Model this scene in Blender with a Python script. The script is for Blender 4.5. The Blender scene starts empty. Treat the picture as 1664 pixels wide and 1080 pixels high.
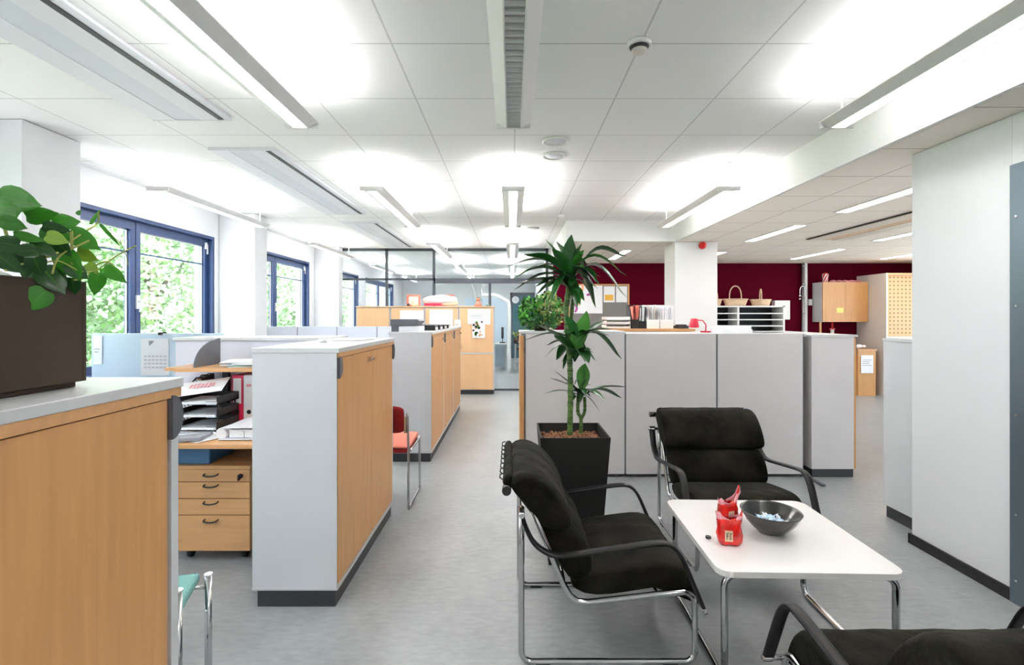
import bpy, bmesh, math, random
from mathutils import Vector, Matrix, Euler
random.seed(7)
C = bpy.context.scene
PI = math.pi
F = 800.0; VX, VY = 832.0, 513.0; H = 1.45      # focal length in pixels, vanishing point, eye height

# ------------------------------------------------------------------ camera
cam_d = bpy.data.cameras.new('camera'); cam = bpy.data.objects.new('camera', cam_d)
C.collection.objects.link(cam); C.camera = cam
cam_d.sensor_width = 36.0; cam_d.lens = 36.0 * F / 1664.0
cam_d.shift_y = -(540.0 - VY) / 1664.0; cam_d.clip_start = 0.05; cam_d.clip_end = 200
cam.location = (0, 0, H); cam.rotation_euler = (PI / 2, 0, 0)

# ------------------------------------------------------------------ world, sun, exposure
w = bpy.data.worlds.new('sky'); C.world = w; w.use_nodes = True
bg = w.node_tree.nodes['Background']
bg.inputs[0].default_value = (0.80, 0.90, 1.0, 1); bg.inputs[1].default_value = 4.2
sd = bpy.data.lights.new('sun', 'SUN'); sd.energy = 16.0; sd.angle = 0.02; sd.color = (1, .96, .9)
sun = bpy.data.objects.new('sun', sd); C.collection.objects.link(sun); sun.location = (0, -20, 30)
sun.rotation_euler = Vector((0.0, 0.66, -0.75)).to_track_quat('-Z', 'Y').to_euler()
C.view_settings.view_transform = 'Standard'; C.view_settings.look = 'None'
C.view_settings.gamma = 1.0; C.view_settings.use_curve_mapping = False
C.view_settings.exposure = 0.68
LAMP_UP = 21.0; LAMP_DOWN = 9.5; PANEL = 13.0
C.cycles.use_denoising = True
C.cycles.max_bounces = 9; C.cycles.diffuse_bounces = 5; C.cycles.glossy_bounces = 4
C.cycles.transparent_max_bounces = 12; C.cycles.sample_clamp_indirect = 8.0
C.cycles.caustics_reflective = False; C.cycles.caustics_refractive = False

def W(px, py, Y):
    """the world point that a sight line meets at depth Y"""
    return Vector(((px - VX) / F * Y, Y, H - (py - VY) / F * Y))

# ------------------------------------------------------------------ materials
MATS = {}
def mat(name, col, rough=0.5, metal=0.0, spec=0.5, emit=None, es=0.0, noise=None, bump=None, coat=0.0, sheen=0.0):
    m = bpy.data.materials.new(name); m.use_nodes = True; nt = m.node_tree
    b = nt.nodes['Principled BSDF']
    b.inputs['Base Color'].default_value = (*col, 1); b.inputs['Roughness'].default_value = rough
    b.inputs['Metallic'].default_value = metal; b.inputs['Specular IOR Level'].default_value = spec
    b.inputs['Coat Weight'].default_value = coat
    if sheen: b.inputs['Sheen Weight'].default_value = sheen
    if emit: b.inputs['Emission Color'].default_value = (*emit, 1); b.inputs['Emission Strength'].default_value = es
    tc = nt.nodes.new('ShaderNodeTexCoord')
    if noise:
        sc, amt, vec = noise
        mp = nt.nodes.new('ShaderNodeMapping'); mp.inputs['Scale'].default_value = vec
        nz = nt.nodes.new('ShaderNodeTexNoise'); nz.inputs['Scale'].default_value = sc; nz.inputs['Detail'].default_value = 5
        nt.links.new(tc.outputs['Object'], mp.inputs[0]); nt.links.new(mp.outputs[0], nz.inputs['Vector'])
        r = nt.nodes.new('ShaderNodeValToRGB')
        r.color_ramp.elements[0].position = .3; r.color_ramp.elements[1].position = .7
        r.color_ramp.elements[0].color = (*[max(0, c * (1 - amt)) for c in col], 1)
        r.color_ramp.elements[1].color = (*[min(1, c * (1 + amt)) for c in col], 1)
        nt.links.new(nz.outputs[0], r.inputs[0]); nt.links.new(r.outputs[0], b.inputs['Base Color'])
    if bump:
        sc, st = bump
        nz = nt.nodes.new('ShaderNodeTexNoise'); nz.inputs['Scale'].default_value = sc; nz.inputs['Detail'].default_value = 4
        bp = nt.nodes.new('ShaderNodeBump'); bp.inputs['Strength'].default_value = st; bp.inputs['Distance'].default_value = .01 if st < .8 else .03
        nt.links.new(tc.outputs['Object'], nz.inputs['Vector']); nt.links.new(nz.outputs[0], bp.inputs['Height'])
        nt.links.new(bp.outputs[0], b.inputs['Normal'])
    MATS[name] = m; return m

mat('wall_white', (.74, .75, .765), .7, bump=(60, .05))
mat('wall_grey', (.62, .66, .70), .7)
mat('burgundy', (.085, .0003, .010), .8, spec=.06, bump=(60, .05))
mat('beam_white', (.80, .80, .79), .6)
mat('floor_slab', (.3, .3, .3), .9)
mat('beech', (.60, .31, .115), .42, noise=(9, .07, (5, 5, .3)), coat=.1)
mat('beech_h', (.62, .335, .14), .42, noise=(9, .07, (.35, 5, 5)), coat=.15)
mat('beech_pale', (.70, .43, .23), .42, noise=(6, .04, (4, 4, .4)))
mat('panel_grey', (.62, .63, .65), .5, noise=(3, .03, (1, 1, 1)))
mat('panel_warm', (.66, .63, .625), .55, noise=(3, .03, (1, 1, 1)))  # same grey panel, warm light of the right side put into its colour
mat('panel_lilac', (.68, .70, .78), .6)
mat('screen_blue', (.60, .72, .84), .7, noise=(200, .04, (1, 1, 1)))
mat('top_white', (.60, .61, .62), .3, noise=(40, .03, (1, 1, 1)))
mat('table_white', (.80, .78, .76), .25)
mat('trim_grey', (.56, .56, .57), .4)
mat('plinth_dark', (.035, .036, .04), .5)
mat('grip_dark', (.10, .105, .12), .5)
mat('black', (.008, .008, .009), .45)
mat('black_gloss', (.012, .011, .011), .22, coat=.3)
mat('arm_black', (.010, .009, .009), .42, spec=.35)
mat('chrome', (.58, .58, .59), .12, metal=1)
mat('chrome_soft', (.6, .6, .62), .25, metal=1)
mat('suede', (.0115, .0105, .007), .9, spec=.08, noise=(5, .85, (1, 1, 1)), bump=(7, .9), sheen=.03)
mat('navy', (.028, .058, .16), .35)
mat('frame_dark', (.055, .065, .08), .4)
mat('steel_dark', (.13, .17, .20), .38, metal=.6)
mat('alu', (.6, .62, .65), .35, metal=.8)
mat('pot_grey', (.015, .0145, .013), .6, spec=.25)
mat('pot_brown', (.042, .026, .015), .6, spec=.3, noise=(4, .10, (1, 1, 1)))
mat('bark', (.24, .105, .05), .9, noise=(60, .5, (1, 1, 1)))
mat('soil', (.03, .02, .012), 1.0)
mat('trunk_green', (.06, .12, .022), .6, noise=(16, .8, (1, 1, 5)))
mat('stem', (.30, .33, .06), .6)
mat('stem_brown', (.25, .13, .04), .7)
mat('leaf_drac', (.012, .085, .012), .3, noise=(6, .55, (1, 1, 1)))
mat('leaf_drac_l', (.045, .20, .02), .4, noise=(6, .4, (1, 1, 1)))
mat('leaf_phil', (.028, .20, .006), .32, noise=(5, .45, (1, 1, 1)))
mat('leaf_phil_d', (.010, .065, .008), .3, noise=(5, .3, (1, 1, 1)))
mat('leaf_phil_y', (.22, .38, .03), .4)
mat('leaf_vein', (.10, .30, .03), .4)
mat('leaf_bush', (.05, .26, .012), .5, noise=(8, .5, (1, 1, 1)))
mat('leaf_bush_y', (.26, .33, .09), .55, noise=(12, .5, (1, 1, 1)))
mat('leaf_tree', (.22, .40, .13), .6, noise=(1.2, .7, (1, 1, 1)))
mat('leaf_tree_p', (.55, .68, .48), .6, noise=(1.5, .5, (1, 1, 1)))
mat('bark_tree', (.20, .17, .13), .9)
mat('bounce_pale', (.70, .68, .64), .9)
mat('grass', (.16, .28, .08), .9, noise=(2, .4, (1, 1, 1)))
mat('paper', (.83, .84, .86), .6)
mat('paper_warm', (.78, .74, .68), .6)
mat('ink', (.30, .31, .34), .6)
mat('ink_dark', (.03, .03, .035), .6)
mat('yellow', (.80, .72, .22), .6)
mat('pink', (.55, .10, .22), .6)
mat('purple', (.36, .07, .26), .6)
mat('orange', (.85, .36, .16), .6)
mat('gold', (.75, .42, .06), .6)
mat('felt', (.19, .18, .17), .95)
mat('red_binder', (.62, .015, .07), .4)
mat('white_binder', (.80, .80, .83), .35)
mat('red_fabric', (.30, .006, .006), .8, noise=(60, .2, (1, 1, 1)))
mat('salmon', (.72, .21, .15), .85, noise=(80, .1, (1, 1, 1)))
mat('teal', (.17, .36, .33), .9, noise=(150, .12, (1, 1, 1)))
mat('teal_dark', (.03, .12, .15), .5)
mat('blue', (.06, .17, .32), .6)
mat('red', (.65, .01, .01), .3)
mat('red_lamp', (.60, .015, .04), .35)
mat('bag_red', (.70, .012, .008), .25, coat=.5, noise=(30, .3, (1, 1, 1)))
mat('bag_pink', (.75, .30, .34), .35)
mat('bag_pale', (.80, .58, .36), .4)
mat('ceramic', (.013, .012, .010), .28, coat=.5)
mat('candy', (.55, .72, .88), .35)
mat('candy_w', (.82, .85, .88), .35)
mat('wicker', (.72, .53, .36), .8, noise=(60, .25, (1, 1, 5)), bump=(90, .5))
mat('plastic_w', (.80, .80, .79), .35)
mat('plastic_cream', (.70, .66, .60), .4)
mat('metal_pipe', (.35, .34, .36), .35, metal=.5)
mat('brown_skin', (.45, .2, .1), .7)
mat('door_white', (.74, .70, .66), .5)
mat('lamp_white', (.74, .73, .72), .4)
mat('beam_panel', (.70, .71, .76), .5)
mat('louvre', (.75, .75, .75), .35, emit=(1, .98, .95), es=.9)  # lamp light caught by the blades, put in as emission
mat('glow', (.9, .9, .9), .5, emit=(1, .98, .95), es=.55)
mat('glow_soft', (.9, .9, .9), .5, emit=(1, .98, .95), es=.35)
mat('tube_glow', (.9, .9, .9), .5, emit=(1, .98, .95), es=9.0)
mat('panel_glow', (.9, .9, .9), .5, emit=(1, .90, .82), es=PANEL)

def mix_glass(name, tint, k):
    m = bpy.data.materials.new(name); m.use_nodes = True; nt = m.node_tree
    for n in list(nt.nodes): nt.nodes.remove(n)
    o = nt.nodes.new('ShaderNodeOutputMaterial'); t = nt.nodes.new('ShaderNodeBsdfTransparent')
    g = nt.nodes.new('ShaderNodeBsdfGlossy'); x = nt.nodes.new('ShaderNodeMixShader')
    t.inputs[0].default_value = (*tint, 1); g.inputs['Roughness'].default_value = .02; x.inputs[0].default_value = k
    nt.links.new(t.outputs[0], x.inputs[1]); nt.links.new(g.outputs[0], x.inputs[2]); nt.links.new(x.outputs[0], o.inputs[0])
    MATS[name] = m
mix_glass('glass', (.95, .97, .98), .06)
mix_glass('glass_partition', (.95, .97, .98), .03)

def tile_mat(name, col, line, ox, oy, size=.6, mort=.008):
    m = mat(name, col, .85, spec=.2); nt = m.node_tree; b = nt.nodes['Principled BSDF']
    tc = nt.nodes.new('ShaderNodeTexCoord'); mp = nt.nodes.new('ShaderNodeMapping'); mp.inputs['Location'].default_value = (-ox, -oy, 0)
    br = nt.nodes.new('ShaderNodeTexBrick'); br.offset = 0; br.squash = 1
    br.inputs['Scale'].default_value = 1; br.inputs['Mortar Size'].default_value = mort; br.inputs['Mortar Smooth'].default_value = .3
    br.inputs['Brick Width'].default_value = size; br.inputs['Row Height'].default_value = .6
    br.inputs['Color1'].default_value = (*col, 1); br.inputs['Color2'].default_value = (*[c * .985 for c in col], 1)
    br.inputs['Mortar'].default_value = (*line, 1)
    nt.links.new(tc.outputs['Object'], mp.inputs[0]); nt.links.new(mp.outputs[0], br.inputs['Vector'])
    nt.links.new(br.outputs['Color'], b.inputs['Base Color'])
    nz = nt.nodes.new('ShaderNodeTexNoise'); nz.inputs['Scale'].default_value = 220
    bp = nt.nodes.new('ShaderNodeBump'); bp.inputs['Strength'].default_value = .06; bp.inputs['Distance'].default_value = .003
    nt.links.new(tc.outputs['Object'], nz.inputs['Vector']); nt.links.new(nz.outputs[0], bp.inputs['Height']); nt.links.new(bp.outputs[0], b.inputs['Normal'])
tile_mat('ceil_tile', (.86, .86, .86), (.62, .62, .62), .02, 2.37, mort=.006)
tile_mat('ceil_tile_low', (.90, .83, .76), (.52, .46, .42), .30, 0.02, mort=.006)

def floor_mat():
    m = mat('linoleum', (.30, .32, .33), .3); nt = m.node_tree; b = nt.nodes['Principled BSDF']
    tc = nt.nodes.new('ShaderNodeTexCoord')
    n1 = nt.nodes.new('ShaderNodeTexNoise'); n1.inputs['Scale'].default_value = 2.6; n1.inputs['Detail'].default_value = 6; n1.inputs['Distortion'].default_value = .2
    n2 = nt.nodes.new('ShaderNodeTexNoise'); n2.inputs['Scale'].default_value = 34; n2.inputs['Detail'].default_value = 6
    mp = nt.nodes.new('ShaderNodeMapping'); mp.inputs['Scale'].default_value = (.45, 1.2, 1)
    nt.links.new(tc.outputs['Object'], n1.inputs['Vector']); nt.links.new(tc.outputs['Object'], mp.inputs[0]); nt.links.new(mp.outputs[0], n2.inputs['Vector'])
    mx = nt.nodes.new('ShaderNodeMix'); mx.data_type = 'FLOAT'; mx.inputs[0].default_value = .5
    nt.links.new(n1.outputs[0], mx.inputs[2]); nt.links.new(n2.outputs[0], mx.inputs[3])
    r = nt.nodes.new('ShaderNodeValToRGB'); r.color_ramp.elements[0].position = .31; r.color_ramp.elements[1].position = .69
    r.color_ramp.elements[0].color = (.235, .250, .252, 1); r.color_ramp.elements[1].color = (.345, .362, .364, 1)
    nt.links.new(mx.outputs[0], r.inputs[0]); nt.links.new(r.outputs[0], b.inputs['Base Color'])
    rr = nt.nodes.new('ShaderNodeMapRange'); rr.inputs[3].default_value = .30; rr.inputs[4].default_value = .38
    nt.links.new(n1.outputs[0], rr.inputs[0]); nt.links.new(rr.outputs[0], b.inputs['Roughness'])
floor_mat()

# ------------------------------------------------------------------ mesh helpers
class MB:
    def __init__(s): s.bm = bmesh.new(); s.mi = 0
    def _f(s, vs, smooth=False):
        try:
            f = s.bm.faces.new(vs); f.material_index = s.mi; f.smooth = smooth; return f
        except ValueError: return None
    def box(s, x0, x1, y0, y1, z0, z1, rot=None, piv=None):
        x0, x1 = min(x0, x1), max(x0, x1); y0, y1 = min(y0, y1), max(y0, y1); z0, z1 = min(z0, z1), max(z0, z1)
        P = [Vector(p) for p in ((x0,y0,z0),(x1,y0,z0),(x1,y1,z0),(x0,y1,z0),(x0,y0,z1),(x1,y0,z1),(x1,y1,z1),(x0,y1,z1))]
        if rot is not None:
            c = Vector(piv) if piv is not None else (P[0] + P[6]) / 2
            R = Euler(rot).to_matrix(); P = [c + R @ (p - c) for p in P]
        v = [s.bm.verts.new(p) for p in P]
        for q in ((0,3,2,1),(4,5,6,7),(0,1,5,4),(1,2,6,5),(2,3,7,6),(3,0,4,7)): s._f([v[i] for i in q])
        return s
    def tube(s, pts, r, n=10, closed=False, cap=True):
        pts = [Vector(p) for p in pts]; N = len(pts); rings = []; up = None
        for i, p in enumerate(pts):
            a = pts[i - 1] if (i > 0 or closed) else p
            b = pts[(i + 1) % N] if (i < N - 1 or closed) else p
            t = (b - a).normalized()
            if up is None:
                up = Vector((0, 0, 1)) if abs(t.z) < .9 else Vector((1, 0, 0))
            u = (up - t * up.dot(t)).normalized(); up = u; v = t.cross(u)
            rr = r[i] if isinstance(r, (list, tuple)) else r
            rings.append([s.bm.verts.new(p + (u * math.cos(2*PI*k/n) + v * math.sin(2*PI*k/n)) * rr) for k in range(n)])
        for i in range(N if closed else N - 1):
            A, B = rings[i], rings[(i + 1) % N]
            for k in range(n): s._f([A[k], A[(k+1)%n], B[(k+1)%n], B[k]], True)
        if cap and not closed: s._f(rings[0][::-1]); s._f(rings[-1])
        return s
    def band(s, pts, w, t, side=(0, 1, 0)):
        """flat strap along pts; w = width along side, t = thickness"""
        pts = [Vector(p) for p in pts]; sd = Vector(side).normalized(); rings = []
        for i, p in enumerate(pts):
            a = pts[max(0, i-1)]; b = pts[min(len(pts)-1, i+1)]; d = (b - a).normalized(); nrm = d.cross(sd).normalized()
            q = []
            for (u, v) in ((-.5,-.25),(-.35,-.5),(.35,-.5),(.5,-.25),(.5,.25),(.35,.5),(-.35,.5),(-.5,.25)):
                q.append(s.bm.verts.new(p + sd*u*w + nrm*v*t))
            rings.append(q)
        for i in range(len(rings)-1):
            for k in range(8): s._f([rings[i][k], rings[i][(k+1)%8], rings[i+1][(k+1)%8], rings[i+1][k]], True)
        s._f(rings[0][::-1]); s._f(rings[-1]); return s
    def lathe(s, prof, c, n=24, axis='z'):
        c = Vector(c); rings = []
        for (r, z) in prof:
            ring = []
            for k in range(n):
                a = 2*PI*k/n; p = (r*math.cos(a), r*math.sin(a), z)
                if axis == 'y': p = (p[0], p[2], p[1])
                if axis == 'x': p = (p[2], p[0], p[1])
                ring.append(s.bm.verts.new(c + Vector(p)))
            rings.append(ring)
        for i in range(len(rings)-1):
            for k in range(n): s._f([rings[i][k], rings[i][(k+1)%n], rings[i+1][(k+1)%n], rings[i+1][k]], True)
        s._f(rings[0][::-1]); s._f(rings[-1]); return s
    def cyl(s, c, r, h, n=20, axis='z', r2=None):
        return s.lathe([(r, 0), (r if r2 is None else r2, h)], c, n, axis)
    def prism(s, pts, d):
        """polygon (3d points) extruded by vector d"""
        d = Vector(d); A = [s.bm.verts.new(Vector(p)) for p in pts]; B = [s.bm.verts.new(Vector(p) + d) for p in pts]
        s._f(A[::-1]); s._f(B); n = len(A)
        for k in range(n): s._f([A[k], A[(k+1)%n], B[(k+1)%n], B[k]])
        return s
    def sphere(s, c, r, sc=(1,1,1), sub=2, jit=0):
        v = bmesh.ops.create_icosphere(s.bm, subdivisions=sub, radius=r)['verts']
        for q in v:
            k = 1 + random.uniform(-jit, jit)
            q.co = Vector((q.co.x*sc[0]*k, q.co.y*sc[1]*k, q.co.z*sc[2]*k)) + Vector(c)
            for f in q.link_faces: f.smooth = True; f.material_index = s.mi
        return s
    def sheet(s, c, w, h, ang=0, t=.0012, z=None, tilt=(0, 0)):
        c = Vector(c); R = Euler((tilt[0], tilt[1], ang)).to_matrix()
        P = [c + R @ Vector((x, y, 0)) for x, y in ((-w/2,-h/2),(w/2,-h/2),(w/2,h/2),(-w/2,h/2))]
        return s.prism(P, R @ Vector((0, 0, t)))
    def cushion(s, prof, y0, y1, rnd=.045, n=9, side='y', wav=.004):
        """puffy cushion: closed side profile (x,z) swept across, drawn in at the ends"""
        cx = sum(p[0] for p in prof)/len(prof); cz = sum(p[1] for p in prof)/len(prof)
        st = []
        for k in range(5):
            a = k/4*PI/2; st.append((y0 + rnd*(1-math.sin(a)), .30 + .70*math.cos(PI/2-a)))
        st = [(y0 + rnd*(1-math.cos(k/4*PI/2)), .45 + .55*math.sin(k/4*PI/2)) for k in range(5)]
        mid = [(y0 + rnd + (y1-y0-2*rnd)*k/n, 1.0) for k in range(1, n)]
        en = [(y1 - (a - y0), sc) for a, sc in reversed(st)]
        rings = []
        for j, (y, sc) in enumerate(st + mid + en):
            ring = []
            for i, (x, z) in enumerate(prof):
                dx, dz = (x-cx), (z-cz); L = math.hypot(dx, dz); k = (L - (1-sc)*.055)/L if L > .06 else sc
                k = max(.1, k); wv = wav*math.sin(j*1.9 + i*1.3)*(1 if sc == 1 else 0)
                ring.append(s.bm.verts.new((cx + dx*(k + wv/L), y, cz + dz*(k + wv/L))))
            rings.append(ring)
        m = len(prof)
        for i in range(len(rings)-1):
            for k in range(m): s._f([rings[i][k], rings[i+1][k], rings[i+1][(k+1)%m], rings[i][(k+1)%m]], True)
        s._f(rings[0], True); s._f(rings[-1][::-1], True); return s

def arc(c, r, a0, a1, n=6, plane='xz', fix=0):
    o = []
    for k in range(n+1):
        a = math.radians(a0 + (a1-a0)*k/n); u, v = c[0] + r*math.cos(a), c[1] + r*math.sin(a)
        o.append((u, fix, v) if plane == 'xz' else (fix, u, v) if plane == 'yz' else (u, v, fix))
    return o

def smooth_path(pts, n=5):
    """Catmull-Rom through the points"""
    P = [Vector(p) for p in pts]; out = []
    for i in range(len(P)-1):
        p0 = P[max(0, i-1)]; p1 = P[i]; p2 = P[i+1]; p3 = P[min(len(P)-1, i+2)]
        for k in range(n):
            t = k/n
            out.append(.5*((2*p1) + (p2-p0)*t + (2*p0-5*p1+4*p2-p3)*t*t + (3*p1-p0-3*p2+p3)*t**3))
    out.append(P[-1]); return out

OFF = {}
def thing(name, label, cat, loc=(0,0,0), group=None, kind=None):
    o = bpy.data.objects.new(name, None); C.collection.objects.link(o); o.location = loc; o.empty_display_size = .05
    o['label'] = label; o['category'] = cat
    if group: o['group'] = group
    if kind: o['kind'] = kind
    OFF[o.name] = Vector(loc); return o
NOSPLIT = {'foliage', 'leaf_crown', 'bark_chips', 'dates', 'text_lines', 'blots', 'lettering', 'bar_chart', 'louvre', 'stems', 'stripes', 'slatted_side', 'frame_screw', 'housing'}
def islands(bm):
    """groups of faces that hang together or touch"""
    seen = set(); comps = []
    for v in bm.verts:
        if v in seen: continue
        st = [v]; seen.add(v); c = []
        while st:
            q = st.pop(); c.append(q)
            for e in q.link_edges:
                o = e.other_vert(q)
                if o not in seen: seen.add(o); st.append(o)
        comps.append(c)
    bb = [[min(v.co[i] for v in c)-.0012 for i in range(3)] + [max(v.co[i] for v in c)+.0012 for i in range(3)] for c in comps]
    par = list(range(len(comps)))
    def f(i):
        while par[i] != i: i = par[i]
        return i
    for i in range(len(comps)):
        for j in range(i):
            if all(bb[i][k] <= bb[j][k+3] and bb[j][k] <= bb[i][k+3] for k in range(3)): par[f(i)] = f(j)
    g = {}
    for i, c in enumerate(comps): g.setdefault(f(i), []).extend(c)
    return list(g.values())
def obj(name, mb, m, parent=None, loc=None, bev=0, sub=0, label=None):
    if parent is not None and name not in NOSPLIT and len(mb.bm.verts) < 4000:
        gs = islands(mb.bm)
        if 1 < len(gs) <= 40:
            first_ = None
            for g in gs:
                n_ = MB(); mp = {v: n_.bm.verts.new(v.co) for v in g}; keep = set(g)
                for fc in mb.bm.faces:
                    if fc.verts[0] in keep:
                        nf = n_.bm.faces.new([mp[v] for v in fc.verts]); nf.material_index = fc.material_index; nf.smooth = fc.smooth
                o_ = obj1(name, n_, m, parent, loc, bev, sub, label); first_ = first_ or o_
            mb.bm.free(); return first_
    return obj1(name, mb, m, parent, loc, bev, sub, label)
def obj1(name, mb, m, parent=None, loc=None, bev=0, sub=0, label=None):
    off = OFF[parent.name] if parent else Vector(loc or (0, 0, 0))
    if off.length: bmesh.ops.translate(mb.bm, vec=-off, verts=mb.bm.verts[:])
    bmesh.ops.recalc_face_normals(mb.bm, faces=mb.bm.faces[:])
    me = bpy.data.meshes.new(name); mb.bm.to_mesh(me); mb.bm.free()
    for q in (m if isinstance(m, (list, tuple)) else [m]): me.materials.append(MATS[q])
    o = bpy.data.objects.new(name, me); C.collection.objects.link(o)
    if parent: o.parent = parent
    else: o.location = off
    OFF[o.name] = off
    if bev:
        b = o.modifiers.new('bevel', 'BEVEL'); b.width = bev; b.segments = 2; b.limit_method = 'ANGLE'; b.angle_limit = .7
    if sub:
        b = o.modifiers.new('smooth', 'SUBSURF'); b.levels = sub; b.render_levels = sub
    if label: o['label'] = label
    return o
def solo(name, mb, m, label, cat, loc, group=None, bev=0, sub=0, kind=None):
    o = obj(name, mb, m, None, loc, bev, sub); o['label'] = label; o['category'] = cat
    if group: o['group'] = group
    if kind: o['kind'] = kind
    return o
def struct(name, mb, m, parent=None, bev=0):
    o = obj1(name, mb, m, parent, bev=bev); o['kind'] = 'structure'; return o
def dup(root, loc=None, rotz=None, label=None, group=None):
    def cp(o, par):
        c = o.copy(); C.collection.objects.link(c)
        if par: c.parent = par
        for ch in [q for q in bpy.data.objects if q.parent is o and q.name in KIDS.get(o.name, ())]: cp(ch, c)
        return c
    KIDS = {}
    for q in list(bpy.data.objects):
        if q.parent: KIDS.setdefault(q.parent.name, set()).add(q.name)
    r = cp(root, None)
    if loc is not None: r.location = loc; OFF[r.name] = Vector(loc)
    if rotz is not None: r.rotation_euler = (0, 0, rotz)
    if label: r['label'] = label
    if group: r['group'] = group
    return r

# ------------------------------------------------------------------ the setting
XW = -3.75; ZC = 2.76; ZL = 2.475; YB = 9.6; XB = 2.245
struct('floor', MB().box(-3.9, 8.1, -3.1, 17.1, -.12, 0), 'linoleum')
# ceilings (main, low) and an unseen slab above, added to block the sun
struct('ceiling', MB().box(-3.9, XB+.02, -3.1, 6.8, ZC, ZC+.06).box(-3.9, .774, 6.8, 17.1, ZC, ZC+.06), 'ceil_tile')
struct('ceiling_low', MB().box(XB+.03, 8.1, -3.1, 6.82, ZL, ZL+.06).box(.784, 8.1, 6.82, YB+.1, ZL, ZL+.06), 'ceil_tile_low')
struct('trim_1', MB().box(XB, XB+.025, -3.1, 6.78, ZL, ZC+.06), 'beam_white')                 # long downstand
struct('trim_2', MB().box(.754, XB+.025, 6.78, 6.815, ZL, ZC+.06), 'beam_white')              # cross downstand
struct('trim_3', MB().box(.754, .78, 6.815, YB, ZL, ZC+.06), 'beam_white')
struct('roof_slab', MB().box(-4.1, 8.3, -3.4, 17.4, ZC+.10, ZC+.3), 'floor_slab')
struct('wall_back', MB().box(-3.9, 8.1, -3.2, -3.1, 0, ZC+.1), 'wall_white')
mr = MB().box(8.0, 8.1, -3.1, YB+.1, 0, .45).box(8.0, 8.1, -3.1, YB+.1, 2.35, ZC+.1); e_ = -3.1
rw = [(-2.6, .4), (.8, 3.8), (4.2, 7.2), (7.4, 8.7)]  # unseen openings, added to let daylight into the right side
for a, b in rw: mr.box(8.0, 8.1, e_, a, .45, 2.35); e_ = b
mr.box(8.0, 8.1, e_, YB+.1, .45, 2.35)
struct('wall_right', mr, 'wall_white')
for i, (a, b) in enumerate(rw):  # frames and panes of these added windows
    fr_ = MB().box(8.02, 8.08, a, a+.05, .45, 2.35).box(8.02, 8.08, b-.05, b, .45, 2.35).box(8.02, 8.08, a+.05, b-.05, .45, .50).box(8.02, 8.08, a+.05, b-.05, 2.30, 2.35).box(8.02, 8.08, (a+b)/2-.03, (a+b)/2+.03, .50, 2.30)
    wf = struct('window_%d' % (8+i), fr_, 'navy')
    struct('pane', MB().box(8.045, 8.05, a+.05, b-.05, .50, 2.30), 'glass', wf)
struct('wall_burgundy', MB().box(.80, 8.0, YB, YB+.1, 0, ZC+.1), 'burgundy')
struct('wall_end', MB().box(-3.9, 8.1, 17.0, 17.1, 0, ZC+.1), 'wall_white')
struct('wall_corridor', MB().box(.78, .86, YB+.1, 17.0, 0, ZC+.1), 'wall_white')
struct('trim_4', MB().box(.705, .80, YB-.02, YB+.1, 0, ZC), 'beam_white')                      # post between glass and burgundy wall
# window wall
mb = MB(); wins = [(-2.4, .05), (.70, 3.16), (3.77, 6.21), (6.72, 9.12), (9.80, 12.05), (12.6, 15.6)]  # first two windows are out of view, added for more daylight
ZS, ZH = .88, 2.44
mb.box(XW-.26, XW, -3.2, 17.1, 0, ZS); mb.box(XW-.26, XW, -3.2, 17.1, ZH, ZC+.1)
e = -3.2
for a, b in wins: mb.box(XW-.26, XW, e, a, ZS, ZH); e = b
mb.box(XW-.26, XW, e, 17.1, ZS, ZH)
struct('wall_left', mb, 'wall_white')
for i, (a, b) in enumerate([(3.27, 3.715), (6.29, 6.60), (9.34, 9.55)]):
    struct('trim_%d' % (5+i), MB().box(XW+.005, -3.255 if i == 0 else -3.285, a, b, 0, ZC-.004), 'wall_white', bev=.004)
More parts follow.
